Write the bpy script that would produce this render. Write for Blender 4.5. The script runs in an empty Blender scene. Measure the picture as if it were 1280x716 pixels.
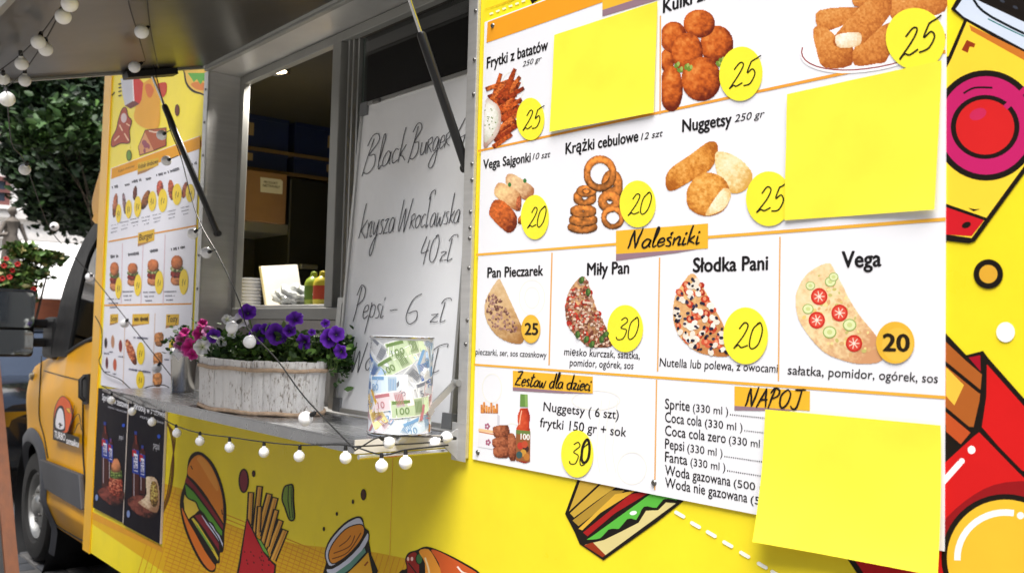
import bpy, bmesh, math, random
import numpy as np
from mathutils import Vector, Matrix
from mathutils.geometry import tessellate_polygon

random.seed(7); RNG = np.random.default_rng(11)
scene = bpy.context.scene
COL = scene.collection

# ---------------------------------------------------------------- camera (solved from the two vanishing points)
CX, CY = 640.0, 358.0
VP_WALL, VP_UP = (-348.0, 390.0), (1270.0, -24000.0)
FPX = math.sqrt(-((VP_WALL[0]-CX)*(VP_UP[0]-CX) + (VP_WALL[1]-CY)*(VP_UP[1]-CY)))
def _ray(px, py):
    v = np.array([px-CX, -(py-CY), -FPX]); return v/np.linalg.norm(v)
_X = -_ray(*VP_WALL); _Z = _ray(*VP_UP); _Z = _Z - _X*_Z.dot(_X); _Z /= np.linalg.norm(_Z); _Y = np.cross(_Z, _X)
ROT = np.array([_X, _Y, _Z])
CAM = np.array([0.0, -1.5, 1.53])
cam_data = bpy.data.cameras.new('camera'); cam = bpy.data.objects.new('camera', cam_data); COL.objects.link(cam)
cam_data.sensor_width = 36.0; cam_data.lens = FPX/1280.0*36.0; cam_data.clip_start = 0.05; cam_data.clip_end = 600
cam_data.dof.use_dof = True; cam_data.dof.focus_distance = 2.25; cam_data.dof.aperture_fstop = 6.3
M4 = Matrix([[*ROT[0], CAM[0]], [*ROT[1], CAM[1]], [*ROT[2], CAM[2]], [0, 0, 0, 1]])
cam.matrix_world = M4
scene.camera = cam

# ---------------------------------------------------------------- sky, sun, exposure
SUN_EL, SUN_AZ = math.radians(70), math.radians(128)      # azimuth from +Y towards +X
world = bpy.data.worlds.new('World'); scene.world = world; world.use_nodes = True
wn = world.node_tree; bg = wn.nodes['Background']
sky = wn.nodes.new('ShaderNodeTexSky'); sky.sky_type = 'NISHITA'; sky.sun_disc = False
sky.sun_elevation = SUN_EL; sky.sun_rotation = SUN_AZ; sky.air_density = 1.0; sky.dust_density = 3.0; sky.ozone_density = 0.6
wn.links.new(sky.outputs[0], bg.inputs[0]); bg.inputs[1].default_value = 0.05
sun_d = bpy.data.lights.new('sun', 'SUN'); sun_d.energy = 5.0; sun_d.angle = math.radians(52); sun_d.color = (1.0, 0.98, 0.95)
sun = bpy.data.objects.new('sun', sun_d); COL.objects.link(sun)
sdir = Vector((math.sin(SUN_AZ)*math.cos(SUN_EL), math.cos(SUN_AZ)*math.cos(SUN_EL), math.sin(SUN_EL)))
sun.rotation_euler = (-sdir).to_track_quat('-Z', 'Y').to_euler(); sun.location = (3, -6, 9)
scene.view_settings.view_transform = 'Standard'; scene.view_settings.look = 'None'
scene.view_settings.exposure = 1.12; scene.view_settings.gamma = 1.0
scene.view_settings.use_curve_mapping = False
scene.render.engine = 'CYCLES'
scene.render.resolution_x = 1024; scene.render.resolution_y = 572

# ---------------------------------------------------------------- pixel -> place helpers (axis plane intersections)
def hit(px, py, axis, val):
    r = ROT @ _ray(px, py); t = (val-CAM[axis])/r[axis]; return CAM + r*t
def W(px, py, off=0.0): return hit(px, py, 1, -off)          # on the truck's side wall, off metres in front of it
def wall_map(P, off):                                         # the same for an array of pixels
    P = np.asarray(P, float)
    v = np.stack([P[:, 0]-CX, -(P[:, 1]-CY), np.full(len(P), -FPX)], 1) @ ROT.T
    t = (-off-CAM[1])/v[:, 1]
    return CAM + v*t[:, None]
def V(p): return Vector((float(p[0]), float(p[1]), float(p[2])))

# ---------------------------------------------------------------- colour and materials
def s2l(c):
    c = np.asarray(c, float)/255.0
    return np.where(c <= 0.04045, c/12.92, ((c+0.055)/1.055)**2.4)
MATS = {}
def mat(name, rgb, rough=0.5, metal=0.0, var=0.12, scale=6.0, bump=0.0, bscale=60.0, coat=0.0, spec=0.5, stretch=None, rvar=0.1, streak=None):
    """rgb is an sRGB-255 base colour; noise varies colour and gloss a little, fine relief from a second noise."""
    if name in MATS: return MATS[name]
    m = bpy.data.materials.new(name); m.use_nodes = True; nt = m.node_tree; N = nt.nodes; L = nt.links
    b = N['Principled BSDF']; c = s2l(rgb)
    tc = N.new('ShaderNodeTexCoord'); mp = N.new('ShaderNodeMapping'); L.new(tc.outputs['Object'], mp.inputs[0])
    if stretch: mp.inputs['Scale'].default_value = stretch
    n = N.new('ShaderNodeTexNoise'); n.inputs['Scale'].default_value = scale; n.inputs['Detail'].default_value = 6; n.inputs['Roughness'].default_value = 0.62
    L.new(mp.outputs[0], n.inputs['Vector'])
    r = N.new('ShaderNodeValToRGB')
    r.color_ramp.elements[0].position = 0.3; r.color_ramp.elements[1].position = 0.72
    r.color_ramp.elements[0].color = (*np.clip(c*(1-var), 0, 1), 1); r.color_ramp.elements[1].color = (*np.clip(c*(1+var*0.6), 0, 1), 1)
    L.new(n.outputs[0], r.inputs[0]); L.new(r.outputs[0], b.inputs['Base Color'])
    mr = N.new('ShaderNodeMapRange'); mr.inputs['To Min'].default_value = max(0.02, rough-rvar); mr.inputs['To Max'].default_value = min(1, rough+rvar)
    L.new(n.outputs[0], mr.inputs[0]); L.new(mr.outputs[0], b.inputs['Roughness'])
    b.inputs['Metallic'].default_value = metal; b.inputs['Specular IOR Level'].default_value = spec
    if coat: b.inputs['Coat Weight'].default_value = coat; b.inputs['Coat Roughness'].default_value = 0.06
    if bump:
        n2 = N.new('ShaderNodeTexNoise'); n2.inputs['Scale'].default_value = bscale; n2.inputs['Detail'].default_value = 5
        L.new(mp.outputs[0], n2.inputs['Vector'])
        bp = N.new('ShaderNodeBump'); bp.inputs['Strength'].default_value = bump; bp.inputs['Distance'].default_value = 0.01
        L.new(n2.outputs[0], bp.inputs['Height']); L.new(bp.outputs[0], b.inputs['Normal'])
    MATS[name] = m; return m
def print_mat(name='printed_vinyl', rough=0.42, spec=0.14):
    if name in MATS: return MATS[name]
    m = bpy.data.materials.new(name); m.use_nodes = True; nt = m.node_tree; N = nt.nodes; L = nt.links
    b = N['Principled BSDF']; a = N.new('ShaderNodeAttribute'); a.attribute_name = 'Col'
    tc = N.new('ShaderNodeTexCoord'); n = N.new('ShaderNodeTexNoise'); n.inputs['Scale'].default_value = 9; n.inputs['Detail'].default_value = 5
    L.new(tc.outputs['Object'], n.inputs['Vector'])
    mr = N.new('ShaderNodeMapRange'); mr.inputs['From Min'].default_value = 0.3; mr.inputs['From Max'].default_value = 0.7
    mr.inputs['To Min'].default_value = 0.93; mr.inputs['To Max'].default_value = 1.0; L.new(n.outputs[0], mr.inputs[0])
    mx = N.new('ShaderNodeVectorMath'); mx.operation = 'SCALE'; L.new(a.outputs['Color'], mx.inputs[0]); L.new(mr.outputs[0], mx.inputs['Scale'])
    L.new(mx.outputs[0], b.inputs['Base Color']); b.inputs['Roughness'].default_value = rough; b.inputs['Specular IOR Level'].default_value = spec
    MATS[name] = m; return m
def glass_mat(name, rgb=(235, 245, 245), rough=0.02, alpha=0.25):
    """thin pane: part clear, part mirror"""
    if name in MATS: return MATS[name]
    m = bpy.data.materials.new(name); m.use_nodes = True; nt = m.node_tree; N = nt.nodes; L = nt.links
    N.remove(N['Principled BSDF']); out = N['Material Output']
    t = N.new('ShaderNodeBsdfTransparent'); t.inputs[0].default_value = (*s2l(rgb), 1)
    g = N.new('ShaderNodeBsdfGlossy'); g.inputs['Roughness'].default_value = rough
    fr = N.new('ShaderNodeFresnel'); fr.inputs[0].default_value = 1.5
    mr = N.new('ShaderNodeMapRange'); mr.inputs['To Min'].default_value = alpha*0.3; mr.inputs['To Max'].default_value = 1.0
    L.new(fr.outputs[0], mr.inputs[0])
    mx = N.new('ShaderNodeMixShader'); L.new(mr.outputs[0], mx.inputs[0]); L.new(t.outputs[0], mx.inputs[1]); L.new(g.outputs[0], mx.inputs[2])
    L.new(mx.outputs[0], out.inputs[0]); MATS[name] = m; return m
def emit_mat(name, rgb, strength):
    if name in MATS: return MATS[name]
    m = bpy.data.materials.new(name); m.use_nodes = True; b = m.node_tree.nodes['Principled BSDF']
    b.inputs['Emission Color'].default_value = (*s2l(rgb), 1); b.inputs['Emission Strength'].default_value = strength
    MATS[name] = m; return m

# ---------------------------------------------------------------- objects
def tag(o, label=None, cat=None, group=None, kind=None):
    if label: o['label'] = label
    if cat: o['category'] = cat
    if group: o['group'] = group
    if kind: o['kind'] = kind
    return o
def thing(name, loc, label, cat, group=None):
    o = bpy.data.objects.new(name, None); COL.objects.link(o); o.location = loc; o.empty_display_size = 0.1
    WLOC[o.name] = Vector(loc)
    return tag(o, label, cat, group)
WLOC = {}
def adopt(o, parent):
    """parent a mesh that is written in world coordinates"""
    if parent is None: return o
    o.parent = parent
    o.matrix_parent_inverse = Matrix.Translation(-WLOC.get(parent.name, Vector((0, 0, 0))))
    return o
def place(name, mesh, loc, parent=None, rot=(0, 0, 0), scale=(1, 1, 1)):
    """an object sharing mesh data, at a world place, under a parent"""
    o = bpy.data.objects.new(name, mesh); COL.objects.link(o)
    o.location = loc; o.rotation_euler = rot; o.scale = scale
    WLOC[o.name] = Vector(loc)
    if parent is not None: adopt(o, parent)
    return o
class MB:
    """collects shapes into one mesh object"""
    def __init__(s): s.v = []; s.f = []; s.m = []
    def add(s, vs, fs, mi=0):
        n = len(s.v); s.v += [tuple(map(float, q)) for q in vs]; s.f += [tuple(i+n for i in f) for f in fs]; s.m += [mi]*len(fs); return s
    def box(s, a, b, mi=0, bev=0.0):
        x0, y0, z0 = [min(p, q) for p, q in zip(a, b)]; x1, y1, z1 = [max(p, q) for p, q in zip(a, b)]
        if bev:
            bm = bmesh.new(); bmesh.ops.create_cube(bm, size=1)
            for q in bm.verts: q.co = Vector(((x0+x1)/2+q.co.x*(x1-x0), (y0+y1)/2+q.co.y*(y1-y0), (z0+z1)/2+q.co.z*(z1-z0)))
            bmesh.ops.bevel(bm, geom=bm.edges[:], offset=bev, segments=2, affect='EDGES', profile=0.5)
            bm.verts.index_update(); s.add([q.co for q in bm.verts], [[q.index for q in f.verts] for f in bm.faces], mi); bm.free(); return s
        return s.add([(x0,y0,z0),(x1,y0,z0),(x1,y1,z0),(x0,y1,z0),(x0,y0,z1),(x1,y0,z1),(x1,y1,z1),(x0,y1,z1)],
              [(3,2,1,0),(4,5,6,7),(0,1,5,4),(1,2,6,5),(2,3,7,6),(3,0,4,7)], mi)
    def obox(s, c, ax, ay, az, mi=0):
        """oriented box: centre and three half-axis vectors"""
        c, ax, ay, az = map(Vector, (c, ax, ay, az))
        P = [c+ax*i+ay*j+az*k for k in (-1, 1) for j in (-1, 1) for i in (-1, 1)]
        return s.add(P, [(2,3,1,0),(4,5,7,6),(0,1,5,4),(1,3,7,5),(3,2,6,7),(2,0,4,6)], mi)
    def beam(s, a, b, w, h, mi=0, up=(0, 0, 1)):
        a, b = Vector(a), Vector(b); d = (b-a); u = Vector(up); sd = d.cross(u)
        if sd.length < 1e-6: sd = d.cross(Vector((1, 0, 0)))
        sd.normalize(); u = sd.cross(d).normalized()
        return s.obox((a+b)/2, d/2, sd*(w/2), u*(h/2), mi)
    def tube(s, path, r, n=8, mi=0, caps=True):
        path = [Vector(p) for p in path]; k = len(path); rr = r if hasattr(r, '__len__') else [r]*k
        vs = []; up = Vector((0.31, 0.17, 0.93))
        prev = None
        for i, p in enumerate(path):
            t = (path[min(i+1, k-1)]-path[max(i-1, 0)])
            t = t.normalized() if t.length > 1e-9 else Vector((0, 0, 1))
            a = t.cross(up if prev is None else prev); 
            if a.length < 1e-4: a = t.cross(Vector((1, 0, 0)))
            a.normalize(); c = a.cross(t).normalized(); prev = c if prev is None else c
            for j in range(n):
                q = 2*math.pi*j/n; vs.append(p + (a*math.cos(q)+c*math.sin(q))*rr[i])
        fs = [(i*n+j, i*n+(j+1) % n, (i+1)*n+(j+1) % n, (i+1)*n+j) for i in range(k-1) for j in range(n)]
        if caps: fs += [tuple(range(n-1, -1, -1)), tuple((k-1)*n+j for j in range(n))]
        return s.add(vs, fs, mi)
    def lathe(s, prof, c, n=24, axis='z', mi=0, closed=False):
        """prof: (radius, height) pairs"""
        vs = []
        for r, h in prof:
            for j in range(n):
                a = 2*math.pi*j/n; x, y = r*math.cos(a), r*math.sin(a)
                vs.append((c[0]+x, c[1]+y, c[2]+h) if axis == 'z' else ((c[0]+x, c[1]+h, c[2]+y) if axis == 'y' else (c[0]+h, c[1]+x, c[2]+y)))
        fs = [(i*n+j, i*n+(j+1) % n, (i+1)*n+(j+1) % n, (i+1)*n+j) for i in range(len(prof)-1) for j in range(n)]
        return s.add(vs, fs, mi)
    def prism(s, pts, d, mi=0):
        """closed outline of 3-D points extruded along vector d"""
        pts = [Vector(p) for p in pts]; d = Vector(d); k = len(pts)
        tri = tessellate_polygon([pts])
        s.add(pts + [p+d for p in pts], [tuple(t) for t in tri] + [tuple(i+k for i in reversed(t)) for t in tri] + [(i, (i+1) % k, (i+1) % k+k, i+k) for i in range(k)], mi)
        return s
    def mesh(s, name, mats, smooth=False, fix=True):
        me = bpy.data.meshes.new(name); me.from_pydata(s.v, [], s.f)
        for m in (mats if isinstance(mats, (list, tuple)) else [mats]): me.materials.append(m)
        me.polygons.foreach_set('material_index', s.m)
        if fix:
            bm = bmesh.new(); bm.from_mesh(me); bmesh.ops.recalc_face_normals(bm, faces=bm.faces); bm.to_mesh(me); bm.free()
        if smooth:
            me.polygons.foreach_set('use_smooth', [True]*len(me.polygons))
            try: me.set_sharp_from_angle(angle=math.radians(38))
            except Exception: pass
        me.update(); return me
    def build(s, name, mats, parent=None, smooth=False, fix=True):
        o = bpy.data.objects.new(name, s.mesh(name, mats, smooth, fix)); COL.objects.link(o); adopt(o, parent); return o
def catmull(pts, n=6, closed=False):
    P = [np.asarray(p, float) for p in pts]; k = len(P); out = []
    if k < 3: return P
    for i in range(k if closed else k-1):
        p0 = P[(i-1) % k] if closed or i > 0 else P[i]; p1 = P[i]; p2 = P[(i+1) % k]; p3 = P[(i+2) % k] if closed or i+2 < k else p2
        for j in range(n):
            t = j/n; out.append(0.5*((2*p1)+(-p0+p2)*t+(2*p0-5*p1+4*p2-p3)*t*t+(-p0+3*p1-3*p2+p3)*t**3))
    if not closed: out.append(P[-1])
    return out
# ---------------------------------------------------------------- flat print: coloured sheets lying on a surface
def vnoise(X, Y, sc, seed=0):
    X = X/sc; Y = Y/sc; xi = np.floor(X).astype(int); yi = np.floor(Y).astype(int); fx = X-xi; fy = Y-yi
    def h(a, b):
        q = np.sin(a*127.1+b*311.7+seed*74.7)*43758.5453; return q-np.floor(q)
    fx = fx*fx*(3-2*fx); fy = fy*fy*(3-2*fy)
    return (h(xi, yi)*(1-fx)+h(xi+1, yi)*fx)*(1-fy)+(h(xi, yi+1)*(1-fx)+h(xi+1, yi+1)*fx)*fy
def inpoly(X, Y, P):
    P = np.asarray(P, float); inside = np.zeros(X.shape, bool); j = len(P)-1
    for i in range(len(P)):
        xi, yi = P[i]; xj, yj = P[j]
        if yi != yj:
            c = ((yi > Y) != (yj > Y)) & (X < (xj-xi)*(Y-yi)/(yj-yi)+xi); inside ^= c
        j = i
    return inside
TEXTS = {}
def text_mesh(txt, bold=0.0):
    bold = 0; key = (txt, bold)
    if key in TEXTS: return TEXTS[key]
    cu = bpy.data.curves.new('lettering', 'FONT'); cu.body = txt; cu.size = 1.0; cu.resolution_u = 3; cu.fill_mode = 'FRONT'
    o = bpy.data.objects.new('lettering', cu); me = bpy.data.meshes.new_from_object(o)
    v = np.array([q.co[:2] for q in me.vertices]).reshape(-1, 2); f = [tuple(p.vertices) for p in me.polygons]
    bpy.data.objects.remove(o); bpy.data.curves.remove(cu); bpy.data.meshes.remove(me)
    TEXTS[key] = (v, f); return v, f
GL = {  # single-stroke handwriting: advance, strokes (baseline 0, x-height .42, ascender 1)
 'a': (.42, [[(.36,.36),(.22,.43),(.06,.3),(.03,.1),(.14,0),(.28,.1),(.36,.38),(.34,.08),(.42,.02)]]),
 'c': (.34, [[(.32,.36),(.2,.43),(.06,.28),(.05,.1),(.16,0),(.34,.08)]]),
 'd': (.46, [[(.34,.34),(.22,.43),(.05,.28),(.05,.06),(.16,0),(.3,.12),(.42,1.0),(.36,.1),(.46,.02)]]),
 'e': (.36, [[(.04,.2),(.3,.26),(.26,.42),(.12,.38),(.04,.18),(.12,0),(.34,.1)]]),
 'g': (.42, [[(.36,.36),(.2,.43),(.05,.26),(.08,.04),(.22,.06),(.36,.36),(.3,-.3),(.1,-.52),(-.06,-.4),(.12,-.12),(.44,.06)]]),
 'i': (.2, [[(.08,.4),(.04,.06),(.1,0),(.2,.06)],[(.12,.56),(.14,.64)]]),
 'j': (.22, [[(.12,.4),(.06,-.3),(-.04,-.4)],[(.14,.56),(.16,.64)]]),
 'k': (.36, [[(.16,1.0),(.05,0)],[(.34,.44),(.1,.2),(.2,.14),(.36,0)]]),
 'l': (.22, [[(.05,.2),(.2,.8),(.2,1.0),(.13,.92),(.06,.2),(.12,0),(.24,.08)]]),
 'ł': (.3, [[(.12,1.0),(.05,.08),(.12,0),(.24,.08)],[(.0,.9),(.12,1.12),(.34,1.18),(.36,1.04)]]),
 'n': (.4, [[(.06,.42),(.03,0)],[(.05,.25),(.2,.43),(.27,.36),(.26,.06),(.32,0),(.4,.06)]]),
 'o': (.38, [[(.2,.43),(.05,.28),(.06,.06),(.17,0),(.3,.12),(.32,.34),(.2,.43),(.38,.36)]]),
 'p': (.4, [[(.1,.5),(-.04,-.48)],[(.06,.28),(.2,.43),(.34,.34),(.3,.1),(.16,0),(.05,.1)]]),
 'r': (.36, [[(.06,.42),(.03,0)],[(.04,.4),(.24,.48),(.27,.32),(.1,.22),(.2,.1),(.36,0)]]),
 's': (.32, [[(.28,.4),(.16,.44),(.08,.34),(.24,.16),(.2,.02),(.04,.03)]]),
 'ś': (.32, [[(.28,.4),(.16,.44),(.08,.34),(.24,.16),(.2,.02),(.04,.03)],[(.16,.56),(.26,.72)]]),
 't': (.3, [[(.18,.85),(.08,.1),(.16,0),(.28,.08)],[(.0,.55),(.32,.64)]]),
 'u': (.42, [[(.05,.42),(.04,.1),(.14,0),(.28,.12),(.36,.42),(.33,.06),(.42,.02)]]),
 'w': (.54, [[(.05,.42),(.05,.06),(.14,.0),(.25,.3),(.28,.04),(.38,0),(.48,.3),(.52,.44)]]),
 'y': (.42, [[(.05,.42),(.06,.12),(.16,.06),(.34,.4)],[(.36,.43),(.26,-.3),(.1,-.55),(.0,-.4),(.2,-.1),(.42,.06)]]),
 'z': (.36, [[(.04,.4),(.3,.42)],[(.3,.42),(.04,.02)],[(.04,.02),(.34,.04)]]),
 'B': (.66, [[(.3,.98),(.14,.4),(.0,-.1)],[(.02,.82),(.2,1.05),(.46,1.08),(.54,.85),(.2,.5),(.48,.46),(.52,.14),(.26,-.04),(.0,.04)]]),
 'K': (.52, [[(.18,1.0),(.02,0)],[(.44,.5),(.12,.26),(.2,.16),(.46,-.02)]]),
 'W': (.78, [[(.12,1.0),(.06,.1),(.12,.0),(.36,.7),(.4,.05),(.46,0),(.74,1.0)]]),
 'P': (.52, [[(.24,1.02),(.04,-.05)],[(.02,.74),(.2,1.05),(.46,.92),(.42,.62),(.1,.45)]]),
 'N': (.62, [[(.06,0),(.2,.95)],[(.2,.95),(.36,.02)],[(.36,.02),(.58,1.05)]]),
 'Z': (.52, [[(.08,.9),(.5,.95)],[(.5,.95),(.02,.02)],[(.02,.02),(.48,.06)],[(.12,.45),(.42,.52)]]),
 'A': (.55, [[(.0,0),(.34,1.0)],[(.34,1.0),(.44,0)],[(.1,.36),(.48,.42)]]),
 'O': (.58, [[(.32,1.0),(.08,.7),(.06,.2),(.22,0),(.46,.3),(.5,.8),(.32,1.0)]]),
 'J': (.6, [[(.1,.98),(.66,1.02)],[(.46,1.0),(.34,.12),(.16,0),(.02,.15)]]),
 '0': (.52, [[(.3,1),(.08,.75),(.06,.2),(.2,0),(.4,.2),(.46,.7),(.34,1),(.22,.95)]]),
 '2': (.52, [[(.08,.75),(.24,1),(.4,.88),(.3,.5),(.02,.0)],[(.02,.0),(.16,.12),(.3,.04),(.52,.14)]]),
 '3': (.5, [[(.1,.88),(.28,1),(.4,.84),(.16,.55),(.42,.42),(.36,.06),(.12,0),(.02,.12)]]),
 '5': (.52, [[(.2,.95),(.12,.5),(.3,.62),(.44,.38),(.32,.03),(.06,.0)],[(.2,.95),(.54,1.08)]]),
 '4': (.5, [[(.24,1.0),(.04,.4),(.44,.48)],[(.42,.85),(.26,-.05)]]),
 '6': (.5, [[(.46,1.0),(.2,.8),(.06,.25),(.2,0),(.4,.14),(.38,.42),(.1,.34)]]),
 '-': (.4, [[(.05,.35),(.35,.38)]]), ' ': (.3, []),
}
class Print:
    """a printed sheet in photo pixels, laid on the surface given by mapper(pixels, offset)"""
    STEP = 0.000012; COUNT = 0
    def __init__(s, base, mapper=wall_map): Print.COUNT += 1; s.base = base+Print.COUNT*1.3e-6; s.map = mapper; s.v = []; s.c = []; s.f = []; s.n = 0; s.layer = 0
    def _add(s, P, F, C):
        P = np.asarray(P, float).reshape(-1, 2); k = len(P)
        if k == 0: return s
        s.layer += 1
        s.v.append(s.map(P, s.base+s.layer*s.STEP)); C = s2l(C); C = np.tile(C, (k, 1)) if C.ndim == 1 else C
        s.c.append(C); s.f += [tuple(int(i)+s.n for i in f) for f in F]; s.n += k; return s
    def fill(s, pts, col, smooth=0, ow=0.0, oc=(28, 22, 18)):
        if smooth: pts = catmull(pts, smooth, True)
        Q = [Vector((p[0], p[1], 0)) for p in pts]
        s._add([(q.x, q.y) for q in Q], tessellate_polygon([Q]), col)
        if ow: s.line(pts, ow, oc, closed=True)
        return s
    def line(s, pts, w, col=(28, 22, 18), closed=False, smooth=0, taper=False):
        if smooth: pts = catmull(pts, smooth, closed)
        P = np.asarray(pts, float); k = len(P)
        if k < 2: return s
        if closed: T = np.roll(P, -1, 0)-np.roll(P, 1, 0)
        else: T = np.gradient(P, axis=0)
        T /= np.maximum(np.linalg.norm(T, axis=1), 1e-9)[:, None]; Nn = np.stack([-T[:, 1], T[:, 0]], 1)
        ww = np.full(k, w/2)
        if taper: ww = ww*(0.5+0.5*np.abs(np.sin(np.linspace(0.15, 1, k)*math.pi*0.95)))
        Q = np.concatenate([P+Nn*ww[:, None], P-Nn*ww[:, None]]); F = [(i, i+1, k+i+1, k+i) for i in range(k-1)]
        if closed: F.append((k-1, 0, k, 2*k-1))
        return s._add(Q, F, col)
    def ell(s, cx, cy, rx, ry, col, rot=0.0, n=28, ow=0, oc=(28, 22, 18)):
        a = np.linspace(0, 2*math.pi, n, endpoint=False); c, q = math.cos(rot), math.sin(rot)
        x, y = rx*np.cos(a), ry*np.sin(a); P = np.stack([cx+x*c-y*q, cy+x*q+y*c], 1)
        s._add(P, [tuple(range(n))], col)
        if ow: s.line(P, ow, oc, closed=True)
        return s
    def grid(s, bbox, fn, step=0.8):
        """raster print: fn(X, Y) -> rgb array (n,3), mask (n)"""
        x0, y0, x1, y1 = bbox; nx = max(2, int((x1-x0)/step)+1); ny = max(2, int((y1-y0)/step)+1)
        X, Y = np.meshgrid(np.linspace(x0, x1, nx), np.linspace(y0, y1, ny)); X = X.ravel(); Y = Y.ravel()
        C, m = fn(X, Y); idx = np.arange(nx*ny).reshape(ny, nx)
        a, b, c, d = idx[:-1, :-1].ravel(), idx[:-1, 1:].ravel(), idx[1:, 1:].ravel(), idx[1:, :-1].ravel()
        keep = (m[a].astype(int)+m[b]+m[c]+m[d]) >= 3
        F = np.stack([a, b, c, d], 1)[keep]; used = np.unique(F); re = np.full(nx*ny, -1); re[used] = np.arange(len(used))
        if len(used) == 0: return s
        return s._add(np.stack([X[used], Y[used]], 1), re[F].tolist(), np.clip(C[used], 0, 255))
    def food(s, pts, base, dark=None, light=None, nz=3.0, amp=0.5, edge=0.5, smooth=4, step=0.8, seed=0, hl=(-.35, -.4)):
        """a piece of food as photographed: mottled, darker to the rim, lit from the upper left"""
        if smooth: pts = catmull(pts, smooth, True)
        P = np.asarray(pts, float); x0, y0 = P.min(0); x1, y1 = P.max(0)
        base = np.array(base, float); dark = np.array(dark if dark is not None else base*0.45, float); light = np.array(light if light is not None else np.minimum(255, base*1.25+12), float)
        cx, cy, rx, ry = (x0+x1)/2, (y0+y1)/2, (x1-x0)/2+.1, (y1-y0)/2+.1
        def fn(X, Y):
            m = inpoly(X, Y, P); n = vnoise(X, Y, nz, seed)*.6+vnoise(X, Y, nz*.4, seed+3)*.4
            u = (X-cx)/rx; v = (Y-cy)/ry
            sh = 0.5+(n-.5)*2*amp+0.28*(u*hl[0]+v*hl[1])*2-edge*np.clip(u*u+v*v-.35, 0, 1)
            sh = np.clip(sh, 0, 1)[:, None]
            c = np.where(sh < .5, dark+(base-dark)*(sh*2), base+(light-base)*(sh*2-1)); return c, m
        return s.grid((x0-1, y0-1, x1+1, y1+1), fn, step)
    def blob(s, cx, cy, rx, ry, base, rot=0.0, **k):
        a = np.linspace(0, 2*math.pi, 26, endpoint=False); c, q = math.cos(rot), math.sin(rot); x, y = rx*np.cos(a), ry*np.sin(a)
        return s.food(np.stack([cx+x*c-y*q, cy+x*q+y*c], 1), base, smooth=0, **k)
    def text(s, txt, p0, p1, h, col=(24, 22, 24), bold=0.0, lean=0.0, tilt=None):
        """baseline from p0 to p1, capital height h px"""
        v, f = text_mesh(txt, bold)
        if tilt is None: tilt = (1270-p0[0])*4.1e-5
        if len(v) == 0: return s
        x0, x1 = v[:, 0].min(), v[:, 0].max(); p0 = np.array(p0, float); p1 = np.array(p1, float); d = (p1-p0)/(x1-x0)
        up = np.array([(tilt+lean)*h, -h])/text_mesh('H')[0][:, 1].max(); b = bold*1.1
        for ox, oy in ([(0, 0)] if bold < .003 else [(-b, 0), (b, 0), (0, -b*.7), (0, b*.7)]): s._add(p0+(v[:, :1]+ox-x0)*d+(v[:, 1:]+oy)*up, f, col)
        return s
    def hand(s, txt, p0, p1, h, w, col=(35, 33, 36), lean=0.0, tilt=None, taper=False, jitter=0.02):
        if tilt is None: tilt = (1270-p0[0])*4.1e-5
        tot = sum(GL[c][0] for c in txt); p0 = np.array(p0, float); p1 = np.array(p1, float); d = (p1-p0)/tot; up = np.array([(tilt+lean)*h, -h]); x = 0.0
        for ch in txt:
            adv, st = GL[ch]
            for q in st:
                if len(q) == 2: q = [(q[0][0]+(q[1][0]-q[0][0])*k/4, q[0][1]+(q[1][1]-q[0][1])*k/4) for k in range(5)]
                q = np.array(q, float)+RNG.normal(0, jitter, (len(q), 2))*[.6, .6]
                s.line(catmull([p0+(x+a)*d+b*up for a, b in q], 6), w, col, taper=taper)
            x += adv
        return s
    def build(s, name, parent=None, m=None):
        me = bpy.data.meshes.new(name); me.from_pydata(np.concatenate(s.v).tolist(), [], s.f)
        at = me.color_attributes.new('Col', 'FLOAT_COLOR', 'POINT'); C = np.concatenate(s.c)
        at.data.foreach_set('color', np.concatenate([C, np.ones((len(C), 1))], 1).astype(np.float32).ravel())
        me.materials.append(m or print_mat()); me.update()
        o = bpy.data.objects.new(name, me); COL.objects.link(o); adopt(o, parent); return o
# ================================================================ materials
M_YEL = mat('yellow_wrap', (247, 225, 46), 0.3, var=0.09, scale=3.5, bump=0.03, bscale=9, spec=0.14)
M_CORNER = mat('corner_wrap', (236, 178, 22), 0.35, var=0.10, scale=4)
M_PAINT = mat('cab_paint', (232, 166, 2), 0.34, var=0.12, scale=3.0, spec=0.14, coat=0.0, bump=0.015, bscale=5)
M_STEEL = mat('brushed_steel', (205, 204, 202), 0.42, metal=0.6, var=0.10, scale=5, stretch=(1, 1, 14), bump=0.04, bscale=40)
M_SHELF = mat('shelf_steel', (168, 170, 174), 0.26, metal=1.0, var=0.12, scale=6, stretch=(2, 14, 2), bump=0.03, bscale=30)
M_ALU = mat('aluminium', (190, 190, 188), 0.42, metal=0.85, var=0.08, scale=8)
M_FRAME = mat('grey_frame', (152, 152, 148), 0.45, metal=0.35, var=0.1)
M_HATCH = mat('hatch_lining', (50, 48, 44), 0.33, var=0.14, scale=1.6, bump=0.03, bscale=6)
M_BLACK = mat('black_plastic', (20, 20, 22), 0.55, var=0.15, scale=12, bump=0.05, bscale=200)
M_RUBBER = mat('tyre_rubber', (34, 33, 32), 0.8, var=0.2, scale=10, bump=0.15, bscale=60)
M_GREYPL = mat('grey_plastic', (66, 68, 74), 0.55, var=0.1, scale=8, bump=0.05, bscale=150)
M_RIM = mat('rim_steel', (150, 150, 148), 0.42, metal=0.7, var=0.25, scale=9)
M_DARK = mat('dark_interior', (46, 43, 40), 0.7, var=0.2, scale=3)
M_GLASS = glass_mat('window_glass', (205, 220, 215), 0.01, 0.25)
M_CARGLASS = glass_mat('cab_glass', (196, 220, 212), 0.01, 0.2)
M_MIRROR = mat('mirror_glass', (200, 205, 205), 0.03, metal=1.0, var=0.02, rvar=0.01)
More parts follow.
